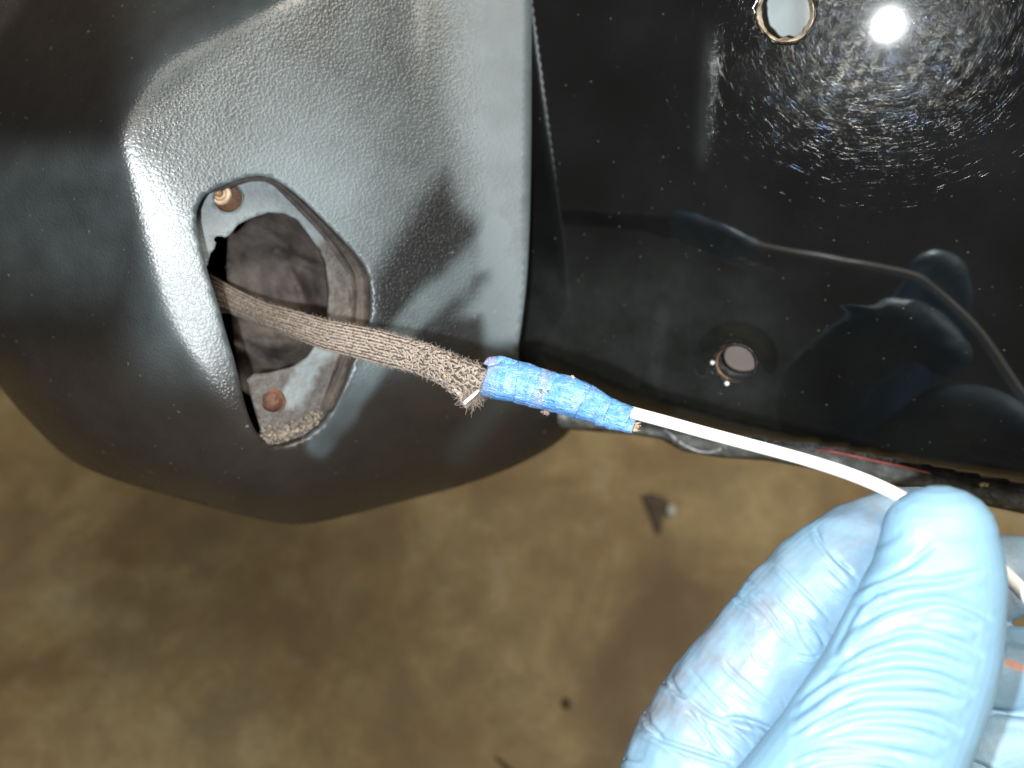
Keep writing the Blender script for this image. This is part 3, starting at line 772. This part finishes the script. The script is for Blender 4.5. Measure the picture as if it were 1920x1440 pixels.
# loose fibres
FV = []; FF = []; ft = []
def fibre(p0, d0_, L, r, curl, tn, n=5, grav=0):
    p = np.array(p0); d = np.array(d0_)/np.linalg.norm(d0_); pts = [p.copy()]
    for i in range(n-1):
        d = d+rng.normal(size=3)*curl; d /= np.linalg.norm(d); p = p+d*L/(n-1); pts.append(p.copy())
    v, f = tube(pts, np.linspace(r, r*.3, n), 3, cap=False); b = len(FV)
    FV.extend(v); FF.extend([[i+b for i in q] for q in f]); ft.extend([tn]*len(v))
for i in range(1000):
    X_ = random.choice([random.uniform(480, 760), random.uniform(700, 905), random.uniform(760, 905)])
    si = np.interp(X_, cx, np.arange(NS)); th = random.choice([random.uniform(0, math.pi), random.choice([0, math.pi])+random.gauss(0, .25)])
    p, T_, n_, w_, nn_ = sl(si, th, .0001)
    loose = float(sm(700, 820, np.array(X_)))
    d = n_*random.uniform(.25, .9)+T_*random.gauss(0, 1)+rng.normal(size=3)*.3
    fibre(p, d, random.uniform(.0004, .0010+.0006*loose), .00005, .35, min(1, random.gauss(.7, .2)))
def at_s(x, y, d): return W1(x, y, d)
for i in range(260):                      # tuft under the last stitches
    x0 = random.uniform(868, 905); y0 = random.uniform(728, 746)
    x1 = 882+random.gauss(0, 12); y1 = 762+random.gauss(0, 7)
    p0 = at_s(x0, y0, .2085+random.gauss(0, .0008)); p1 = at_s(x1, y1, .2075+random.gauss(0, .001))
    fibre(p0, p1-p0, np.linalg.norm(p1-p0)*random.uniform(.6, 1.1), .0001, .28, min(1, random.gauss(.6, .25)), 6)
for i in range(60):
    x0 = random.uniform(1018, 1032); y0 = 770; p0 = at_s(x0, y0, .203); p1 = at_s(x0+random.gauss(0, 5), y0+random.uniform(3, 9), .203)
fib = add_mesh('loose_fibres', FV, FF, yarn, core, attrs={'tone': np.clip(ft, 0, 1), 'dark': np.zeros(len(FV))}); fib['kind'] = 'stuff'
# torn folded flap of braid and the pale strip across it
q = smooth_path([(899, 731, .2065), (888, 741, .2055), (877, 750, .2055), (870, 757, .206)], 14)
v, f = tube(W(q[:, 0], q[:, 1], q[:, 2]), np.interp(np.arange(14), [0, 3, 13], [.0002, .00045, .0005]), 8, flat=.4)
add_mesh('pale_strand', v, f, mat_simple('pale_strand', (.5, .42, .36), (.78, .70, .63), 600, .7), sleeve)
FP = [(848, 728), (870, 735), (880, 742), (884, 752), (880, 764), (874, 767), (866, 758), (862, 745)]
sheet('torn_flap', FP, [], 3, lambda x, y: .2085-.0006*np.sin((x+y)/5)+.0004*vnoise(x, y, 5, 3), mat_simple('torn_braid', (.16, .12, .10), (.50, .42, .36), 700, .85, (1200, .0004)), sleeve, thick=.0004, bstep=3, smooth=1)
ym = mat_simple('yellow_fleck', (.50, .33, .06), (.7, .5, .12), 300, .6)
for (x, y, a) in ((838, 668, .6), (832, 702, .9)):
    si = np.interp(x, cx, np.arange(NS)); p = W1(x, y, float(np.interp(x, cx, sd_))-.0042)
    v, f = tube([p, p+.0008*(RM@np.array((math.cos(a), -math.sin(a), 0)))], .00018, 6)
    add_mesh('yellow_thread', v, f, ym, sleeve)

# ------------------------------------------------------------------ blue tape
tape_t = empty('masking_tape', W1(1045, 735, .205), 'crumpled blue masking tape wrapped round the sleeve and the white cord', 'tape')
TOP = np.array([(898, 688), (905, 680), (916, 673), (942, 672), (968, 677), (989, 683), (1013, 693), (1033, 699), (1072, 707), (1098, 718), (1119, 731), (1151, 750), (1186, 763), (1200, 768)], float)
BOT = np.array([(908, 742), (912, 743), (930, 747), (968, 754), (1002, 761), (1036, 771), (1093, 786), (1143, 800), (1170, 806), (1190, 808)], float)
BX = np.array([(905, .2065), (1000, .2045), (1100, .202), (1190, .1995)], float)
AXD = np.array((math.cos(math.radians(15)), math.sin(math.radians(15))))     # image direction of the tape
PRP = np.array((-AXD[1], AXD[0]))
def st_edges(s):
    o = np.array((905., 711.))+AXD*s
    def hit(L):
        d = L-o; a = d @ AXD; b = d @ PRP; return np.interp(0, a, b)
    return o, hit(TOP), hit(BOT)
tapem = mat_tape()
def wrap(s0, s1, lift0, lift1, slant, seed, endj=1.5, top_clip=None, nn=46, seg=72):
    V = []; Fc = []; gr = []; ed = []
    for i in range(nn):
        u = i/(nn-1)
        for j in range(seg):
            th = 2*math.pi*j/seg
            s = s0+(s1-s0)*u + slant*math.cos(th)*(1 if math.sin(th) > -.2 else -1)
            if i == 0: s += endj*noise.noise(Vector((math.cos(th)*2.2, math.sin(th)*2.2, seed)))*2
            if i == nn-1: s += endj*noise.noise(Vector((math.cos(th)*2.2, math.sin(th)*2.2, seed+9)))*2
            o, t_, b_ = st_edges(s)
            c2 = o+PRP*(t_+b_)/2; h = abs(b_-t_)/2
            d = float(np.interp(c2[0], BX[:, 0], BX[:, 1]))
            lift = lift0*(1-u)+lift1*u
            w = .75*noise.noise(Vector((s*.07, math.cos(th)*1.9+seed, math.sin(th)*1.9)))+.5*abs(noise.noise(Vector((s*.02, math.cos(th)*4+seed, math.sin(th)*4+3))))+.30*noise.noise(Vector((s*.03, math.cos(th)*6+seed, math.sin(th)*6)))
            hp = h+lift+w*2.2
            q = c2+PRP*(-math.cos(th))*hp
            V.append(W1(q[0], q[1], d - math.sin(th)*hp*.78*d/F)); gr.append((1-sm(8, 30, s))*1.0+.9*math.exp(-((s-112)/9)**2)); ed.append(max(0, 1-abs(u*(s1-s0))/2.2)*(.6+.9*noise.noise(Vector((th*3, seed, 0)))))
    for i in range(nn-1):
        for j in range(seg):
            k = (j+1) % seg; Fc.append([i*seg+j, i*seg+k, (i+1)*seg+k, (i+1)*seg+j])
    ob = add_mesh('tape_wrap', V, Fc, tapem, tape_t, attrs={'grime': gr, 'edge': np.clip(ed, 0, 1)})
    m = ob.modifiers.new('thickness', 'SOLIDIFY'); m.thickness = .00012; m.offset = 0
    return ob
wrap(3, 75, 1.2, .4, 2, 1.0, 1.8)
wrap(62, 108, 1.4, 1.8, -5, 2.0)
wrap(84, 118, 2.6, 2.6, -4, 3.0)
wrap(98, 128, 3.6, 2.0, 3, 4.0)
wrap(116, 205, 1.6, .4, 6, 5.0)
wrap(192, 250, 2.2, .2, 8, 6.0)
wrap(240, 283, 1.6, -.3, 4, 7.0, 1.2)
# tongue of tape round the cut wire end
def roll(pts, rad, name, mat, par, seg=24, n=24, grime=0.0, wob=.08, flat=1):
    q = smooth_path(pts, n); c_ = W(q[:, 0], q[:, 1], q[:, 2]); V = []; Fc = []
    T_ = np.gradient(c_, axis=0)
    for i in range(n):
        w = np.cross(T_[i], CP-c_[i]); w /= np.linalg.norm(w); n2 = np.cross(w, T_[i]); n2 /= np.linalg.norm(n2)
        r = np.interp(i/(n-1), np.linspace(0, 1, len(rad)), rad)*q[i, 2]/F
        for j in range(seg):
            a = 2*math.pi*j/seg; rr = r*(1+wob*noise.noise(Vector((math.cos(a)*2, math.sin(a)*2, i*.35))))
            V.append(c_[i]+w*math.cos(a)*rr+n2*math.sin(a)*rr*flat)
    for i in range(n-1):
        for j in range(seg):
            k = (j+1) % seg; Fc.append([i*seg+j, i*seg+k, (i+1)*seg+k, (i+1)*seg+j])
    ob = add_mesh(name, V, Fc, mat, par, attrs={'grime': np.full(len(V), grime)})
    return ob
tg = roll([(1120, 782, .2015), (1150, 790, .2), (1175, 797, .1995), (1189, 801, .199)], [15, 14, 12.5, 12], 'tape_wrap', tapem, tape_t, wob=.15)
tg.modifiers.new('thickness', 'SOLIDIFY').thickness = .00015
cu = mat_simple('torn_brown_end', (.14, .06, .03), (.62, .45, .34), 900, .6, (1500, .0005))
parts = []
for i in range(16):
    x = 1186+random.uniform(-2, 3); y = 801+random.uniform(-9, 10); p = [W1(x, y, .199), W1(x+random.uniform(8, 14), y+random.uniform(-3, 2), .199+random.gauss(0, .0005))]
    parts.append(tube(p, [.00035*random.uniform(.6, 1.3), .00015], 5))
add_mesh('torn_wire_end', *merge(parts), cu, tape_t)
# lifted flap at the upper left
FLp = [(906, 682), (914, 670), (925, 668), (940, 667), (958, 672), (972, 677), (962, 684), (938, 682), (918, 686)]
fo = sheet('tape_flap', FLp, [], 4, lambda x, y: .2035+.0004*np.sin((x*.8+y)/6)+.0003*vnoise(x, y, 8, 1)-.0006*(y-668)/12, tapem, tape_t, {'grime': lambda x, y: 1-sm(925, 945, x)}, thick=.0002, smooth=0, bstep=4)
crumb = mat_simple('brown_crumb', (.07, .045, .04), (.28, .20, .17), 900, .9)
def clump(name, x, y, d, r, n, par, mat, seedv, spread=1.0):
    parts = []
    rr = random.Random(seedv)
    for i in range(n):
        o = W1(x+rr.gauss(0, r*.5*spread), y+rr.gauss(0, r*.4*spread), d+rr.gauss(0, r*.2)*d/F); s_ = rr.uniform(.25, .6)*r*d/F
        vs = [o+np.array([rr.gauss(0, .3) for _ in range(3)])*s_+np.array(q)*s_ for q in ((1, 0, 0), (-1, 0, 0), (0, 1, 0), (0, -1, 0), (0, 0, 1), (0, 0, -1))]
        parts.append((vs, [[0, 2, 4], [2, 1, 4], [1, 3, 4], [3, 0, 4], [2, 0, 5], [1, 2, 5], [3, 1, 5], [0, 3, 5]]))
    v, f = merge(parts); return add_mesh(name, v, f, mat, par, smooth=False)
clump('dirt_crumb', 1024, 771, .2035, 7, 26, tape_t, crumb, 1)
clump('dirt_crumb', 976, 716, .2015, 4, 10, tape_t, crumb, 2)
clump('dirt_crumb', 1028, 734, .2000, 4.5, 12, tape_t, crumb, 3)
clump('dirt_crumb', 1015, 733, .2002, 4, 10, tape_t, crumb, 4)
clump('dirt_crumb', 1075, 707, .2015, 3.5, 8, tape_t, mat_simple('pale_crumb', (.4, .33, .28), (.6, .5, .45), 900, .9), 5)
clump('yellow_crumb', 1019, 750, .2003, 2.5, 5, tape_t, ym, 6)

# ------------------------------------------------------------------ white cord
CPTS = [(1150, 764, .2015), (1183, 773, .2005), (1250, 791, .198), (1318, 810, .195), (1385, 828, .192), (1460, 848, .189), (1520, 865, .186), (1588, 887, .183), (1650, 912, .180), (1700, 938, .178), (1760, 975, .178), (1830, 1028, .179), (1890, 1082, .180), (1935, 1128, .182), (2000, 1200, .186), (2080, 1290, .19), (2150, 1420, .196), (2180, 1600, .205), (2150, 1850, .22)]
cq = smooth_path(CPTS, 150)
cw = W(cq[:, 0], cq[:, 1], cq[:, 2])
rr = np.interp(cq[:, 0], [1150, 1500, 1700, 1890, 2000], [11.6, 11.6, 12.6, 14.2, 15])*cq[:, 2]/F
v, f = tube(cw, rr, 20)
cord_m = NT('white_cord'); cord_m.set(Base_Color=cord_m.mix(cord_m.ramp(cord_m.noise(260, 5, .7), [(.62, 0.), (.72, .35)]), (.82, .81, .79), (.45, .40, .36)), Roughness=.35); cord_m = cord_m.m
cord_t = add_mesh('white_cord', v, f, cord_m)
cord_t['label'] = 'smooth white plastic cord running from the blue tape into the gloved fingers'; cord_t['category'] = 'cord'

# ------------------------------------------------------------------ gloved hand
person = empty('person', W1(1700, 1300, .19), 'hand in a light blue disposable glove pinching the white cord, dirty index finger', 'person')
chains = {
 0: [(1762, 1004, 104, .1675), (1762, 1045, 115, .1675), (1757, 1100, 126, .1670), (1728, 1200, 144, .1665), (1688, 1300, 156, .166), (1640, 1400, 168, .165), (1585, 1510, 190, .164), (1500, 1680, 230, .162), (1420, 1900, 270, .155), (1380, 2150, 290, .165)],
 1: [(1790, 1010, 66, .2000), (1740, 1000, 82, .1965), (1680, 1012, 96, .1940), (1592, 1075, 117, .1930), (1490, 1185, 128, .1935), (1390, 1325, 138, .1935), (1335, 1440, 160, .192), (1330, 1600, 200, .188), (1380, 1900, 270, .180)],
 2: [(1955, 1075, 66, .2140), (1870, 1085, 80, .2120), (1780, 1130, 90, .213), (1700, 1260, 110, .215), (1600, 1450, 150, .212), (1500, 1700, 220, .2)],
 3: [(2050, 1255, 66, .205), (1960, 1256, 78, .204), (1860, 1262, 82, .205), (1780, 1330, 90, .209), (1680, 1500, 130, .209), (1560, 1750, 200, .198)],
 4: [(2060, 1425, 80, .200), (1960, 1412, 88, .200), (1850, 1418, 92, .2015), (1770, 1500, 110, .204), (1650, 1750, 200, .195)],
}
bmh = bmesh.new()
SKEL = {}
flatk = {0: .78, 1: .86, 2: .9, 3: .9, 4: .9}
for k, ch in chains.items():
    q = smooth_path(ch, 40)
    cpts = Cc(q[:, 0], q[:, 1], q[:, 3]); rads = q[:, 2]*q[:, 3]/F
    # measured outlines are silhouettes; the tube radius equals that half-width
    SKEL[k] = (cpts, rads)
    seg = 40; rings = []
    T_ = np.gradient(cpts, axis=0); T_ /= np.linalg.norm(T_, axis=1)[:, None]
    def ring(c_, t_, r):
        w = np.cross(t_, (0, 0, 1.)); w /= np.linalg.norm(w); n2 = np.cross(w, t_); n2 /= np.linalg.norm(n2)
        return [bmh.verts.new(C2W(c_+w*math.cos(2*math.pi*j/seg)*r+n2*math.sin(2*math.pi*j/seg)*r*flatk[k])) for j in range(seg)]
    tip = [1.0]
    for a in (12, 30, 48, 64, 78):          # rounded tip
        ar = math.radians(90-a)
        pass
    for a in (80, 62, 44, 26, 10):
        ar = math.radians(a)
        rings.append(ring(cpts[0]-T_[0]*rads[0]*math.sin(ar)*.92, T_[0], rads[0]*math.cos(ar)))
    for i in range(40): rings.append(ring(cpts[i], T_[i], rads[i]))
    for r0, r1 in zip(rings[:-1], rings[1:]):
        for j in range(seg): bmh.faces.new((r0[j], r0[(j+1) % seg], r1[(j+1) % seg], r1[j]))
    bmh.faces.new(rings[0][::-1]); bmh.faces.new(rings[-1])
# web of the palm between index and thumb
me = bpy.data.meshes.new('glove'); bmesh.ops.recalc_face_normals(bmh, faces=bmh.faces); bmh.to_mesh(me); bmh.free()
tmp = bpy.data.objects.new('tmp', me); COL.objects.link(tmp)
rm = tmp.modifiers.new('r', 'REMESH'); rm.mode = 'VOXEL'; rm.voxel_size = .00036; rm.adaptivity = 0
smd = tmp.modifiers.new('s', 'SMOOTH'); smd.iterations = 4; smd.factor = .5
bpy.context.view_layer.update()
ev = tmp.evaluated_get(bpy.context.evaluated_depsgraph_get())
me2 = bpy.data.meshes.new_from_object(ev)
n = len(me2.vertices); co = np.empty(n*3); me2.vertices.foreach_get('co', co); co = co.reshape(-1, 3)
no = np.empty(n*3); me2.vertices.foreach_get('normal', no); no = no.reshape(-1, 3)
fcs = [list(p.vertices) for p in me2.polygons]
bpy.data.objects.remove(tmp)
cc = (co-CP) @ RM                          # camera-frame coordinates
px = cc[:, 0]/-cc[:, 2]*F+960; py = 720-cc[:, 1]/-cc[:, 2]*F
dist = np.stack([np.min([np.linalg.norm(cc-c_, axis=1)-r for c_, r in zip(*SKEL[k])], axis=0) for k in range(5)])
lab = dist.argmin(0)
facing = ((CP-co)*no).sum(1) > 0
Z6 = lambda L: [(1480+a/3.274, 1000+b/3.274) for a, b in L]
Z5 = lambda L: [(1120+a/2.4, 880+b/2.4) for a, b in L]
TH = [([(400, 360), (500, 310), (640, 250), (740, 190), (830, 120), (900, 60)], 5, .30), ([(380, 440), (480, 395), (540, 350), (585, 345)], 4, .28),
 ([(270, 760), (340, 580), (420, 460), (520, 385), (640, 325), (760, 300), (900, 290), (1050, 265), (1200, 230)], 5.5, .40),
 ([(330, 640), (450, 540), (600, 460), (760, 420), (900, 402), (1020, 420), (1170, 485), (1260, 540)], 6, .45),
 ([(800, 550), (950, 555), (1060, 560), (1150, 580)], 6, .25), ([(850, 480), (960, 490), (1080, 530), (1180, 570)], 6, .25),
 ([(200, 840), (330, 780), (450, 700), (600, 640), (750, 600), (900, 620), (1080, 690), (1200, 760)], 6.5, .45),
 ([(100, 980), (280, 880), (450, 790), (600, 745), (720, 735), (930, 770), (1120, 840)], 7, .45),
 ([(20, 1060), (200, 900), (340, 800)], 5, .3),
 ([(0, 1150), (200, 1000), (400, 900), (600, 855), (760, 850), (900, 870), (1040, 930), (1150, 990)], 7, .5),
 ([(200, 1080), (330, 1020), (500, 985), (700, 985), (900, 990), (1080, 1040)], 7, .4),
 ([(0, 1240), (200, 1120), (350, 1050), (450, 1010)], 5, .35),
 ([(0, 1310), (200, 1200), (400, 1120), (640, 1100), (830, 1120), (960, 1165), (1080, 1230)], 7, .5),
 ([(0, 1350), (200, 1270), (400, 1200), (600, 1190), (800, 1220), (980, 1290)], 7, .42),
 ([(0, 1390), (200, 1315), (380, 1300), (600, 1330), (780, 1370), (920, 1420)], 6, .45),
 ([(-40, 1470), (100, 1410), (200, 1380), (400, 1365), (620, 1370), (750, 1420), (850, 1480)], 6, .45),
 ([(-40, 1560), (200, 1460), (450, 1430), (700, 1480)], 7, .5),
 ([(520, 90), (580, 60), (650, 20), (700, -20)], 5, .15)]
IN = [([(980, 255), (1000, 310), (1030, 350), (1080, 410), (1175, 500)], 5, .45), ([(1025, 300), (1060, 360), (1110, 420)], 5, .2), ([(780, 430), (830, 450), (900, 520), (980, 600), (1060, 690)], 5, .35),
 ([(610, 550), (640, 590), (690, 620), (740, 660)], 5, .35), ([(800, 580), (885, 665)], 4, .3), ([(690, 560), (760, 620), (830, 720), (880, 780)], 4, .3),
 ([(570, 860), (600, 900), (690, 980), (770, 1050)], 4, .35), ([(330, 930), (345, 970), (370, 1010), (410, 1030)], 5, .6),
 ([(400, 1020), (480, 1090), (570, 1140), (640, 1180), (700, 1250)], 5, .5), ([(420, 900), (470, 960), (540, 1040), (620, 1110)], 5, .3), ([(570, 1120), (640, 1125), (720, 1145), (800, 1185)], 7, .9),
 ([(190, 1080), (215, 1100), (240, 1150), (300, 1210)], 5, .6), ([(180, 1160), (300, 1220), (450, 1270), (610, 1325)], 5, .7),
 ([(400, 1090), (480, 1170), (540, 1260), (610, 1325)], 4.5, .4), ([(520, 1150), (600, 1230), (660, 1290)], 4.5, .3), ([(280, 900), (300, 960), (350, 1000)], 6, .4), ([(60, 1320), (120, 1300), (200, 1310)], 5, .35),
 ([(950, 680), (1000, 740), (1030, 800)], 5, .4), ([(640, 470), (700, 520), (760, 560)], 5, .2), ([(180, 1080), (130, 1180), (110, 1260)], 6, .0)]
OT = [([(1840, 1327), (1880, 1336), (1960, 1345)], 7, .6), ([(1885, 1060), (1905, 1100), (1925, 1140)], 6, .4), ([(1800, 1420), (1850, 1440), (1900, 1470)], 5, .4), ([(1885, 1195), (1930, 1210)], 8, .3)]
disp = np.zeros(n)
def crease(poly, w, A, mask):
    global disp
    P_ = resample(smooth_path(poly, 24), 3, False)
    lo = P_.min(0)-w*6; hi = P_.max(0)+w*6
    m = mask & (px > lo[0]) & (px < hi[0]) & (py > lo[1]) & (py < hi[1])
    idx_ = np.nonzero(m)[0]
    if not len(idx_): return
    x, y = px[idx_], py[idx_]
    # distance and side to the polyline, with ends tapered
    best = np.full(len(x), 1e9); side = np.zeros(len(x)); tpar = np.zeros(len(x)); L = len(P_)-1
    for i in range(L):
        a = P_[i]; b = P_[i+1]; ab = b-a; q = ab @ ab+1e-9
        t = np.clip(((x-a[0])*ab[0]+(y-a[1])*ab[1])/q, 0, 1)
        dx = x-a[0]-t*ab[0]; dy = y-a[1]-t*ab[1]; d = np.hypot(dx, dy); k = d < best
        best[k] = d[k]; side[k] = np.sign(ab[0]*dy[k]-ab[1]*dx[k]); tpar[k] = (i+t[k])/L
    s_ = best*side/w
    tp_ = np.clip(np.minimum(tpar, 1-tpar)*5, 0, 1)**.7
    pr = -1.1*np.exp(-(s_/.7)**2) + .75*np.exp(-((s_-1.9)/1.1)**2) + .30*np.exp(-((s_+1.8)/1.3)**2)
    disp[idx_] += A*.001*pr*tp_
for L_, w, A in TH: crease(Z6(L_), w*1.6, A*1.55, facing & (lab == 0))
for L_, w, A in IN: crease(Z5(L_), w, A*1.0, facing & (lab == 1))
cr = random.Random(5)
for _ in range(20):
    t_ = cr.random(); bx = 1600-t_*330+cr.gauss(0, 35); by = 1020+t_*370+cr.gauss(0, 30); L_ = cr.uniform(25, 80); a_ = math.radians(cr.gauss(45, 12))
    crease([(bx, by), (bx+L_*.5*math.cos(a_), by+L_*.5*math.sin(a_)+cr.gauss(0, 4)), (bx+L_*math.cos(a_), by+L_*math.sin(a_))], 3.6, cr.uniform(.10, .25), facing & (lab == 1))
for _ in range(5):
    t_ = cr.random(); bx = 1700-t_*80+cr.gauss(0, 40); by = 960+t_*330; L_ = cr.uniform(25, 70); a_ = math.radians(cr.gauss(-28, 10))
    crease([(bx, by), (bx+L_*.5*math.cos(a_), by+L_*.5*math.sin(a_)-3), (bx+L_*math.cos(a_), by+L_*math.sin(a_))], 4, cr.uniform(.03, .06), facing & (lab == 0))
for L_, w, A in OT: crease(L_, w, A, facing & (lab >= 2))
nz = np.array([noise.noise(Vector(p*55)) for p in co[::1]]) if n < 900000 else np.zeros(n)
disp += nz*.00035
sil = [noise.noise(Vector((p[0]*190, p[1]*190, p[2]*190))) for p in co]
disp += np.array(sil)*.00045*(lab == 1) + np.array(sil)*.00008
co2 = co+no*disp[:, None]
def blob(x, y, r): return np.exp(-((px-x)**2+(py-y)**2)/r**2)
dirt = (lab == 1)*np.clip(.35+.8*blob(1640, 1000, 70)+.8*blob(1400, 1150, 90)+.9*blob(1330, 1230, 80)+.7*blob(1240, 1350, 70), 0, 1) + (lab == 2)*.9 + (lab >= 3)*.35+(lab == 0)*.08
rust = (lab == 3)*np.clip(1.6*np.exp(-(((px-1903)/20)**2+((py-1243-(px-1890)*.35)/7)**2)**1.5), 0, 1)
glove = add_mesh('glove', co2, fcs, mat_glove(), person, attrs={'dirt': np.clip(dirt, 0, 1), 'rust': rust})
glove['label'] = 'light blue disposable glove, creased thumb and dirty curled fingers'

# ------------------------------------------------------------------ small things on the floor
def chip(name, poly, h, mat, label, catg):
    P = floor_hit(*np.array(poly, float).T); n_ = len(P); c_ = P.mean(0)
    V = [*(P+[0, 0, .0005]), *(c_+(P-c_)*.8+[0, 0, h]), c_+[0, 0, h*1.3]]
    Fc = [[i, (i+1) % n_, n_+(i+1) % n_, n_+i] for i in range(n_)] + [[n_+i, n_+(i+1) % n_, 2*n_] for i in range(n_)]
    bmx = None
    o = add_mesh(name, V, Fc, mat, origin=c_, smooth=False)
    b_ = bmesh.new(); b_.from_mesh(o.data); bmesh.ops.recalc_face_normals(b_, faces=b_.faces); b_.to_mesh(o.data); b_.free()
    o['label'] = label; o['category'] = catg; return o
dk = mat_simple('dark_chip', (.022, .014, .009), (.06, .042, .026), 60, .8)
wh = mat_simple('white_chip', (.28, .28, .26), (.40, .40, .38), 60, .7)
chip('leaf_scrap', [(1200, 930), (1222, 925), (1250, 936), (1256, 950), (1243, 975), (1238, 1004), (1228, 1000), (1215, 965)], .004, dk, 'dark triangular scrap lying on the concrete below the white cord', 'debris')
chip('pebble', [(1248, 955), (1258, 950), (1266, 958), (1265, 970), (1256, 975), (1249, 967)], .008, wh, 'small white pebble beside the dark triangular scrap on the floor', 'pebble')
chip('pebble', [(1053, 1312), (1062, 1308), (1070, 1316), (1070, 1328), (1060, 1332), (1053, 1324)], .006, dk, 'small dark pebble on the concrete left of the glove', 'pebble')
chip('twig', [(925, 1418), (934, 1420), (958, 1440), (975, 1456), (966, 1458), (945, 1440)], .004, dk, 'dark twig at the bottom edge of the floor', 'twig')
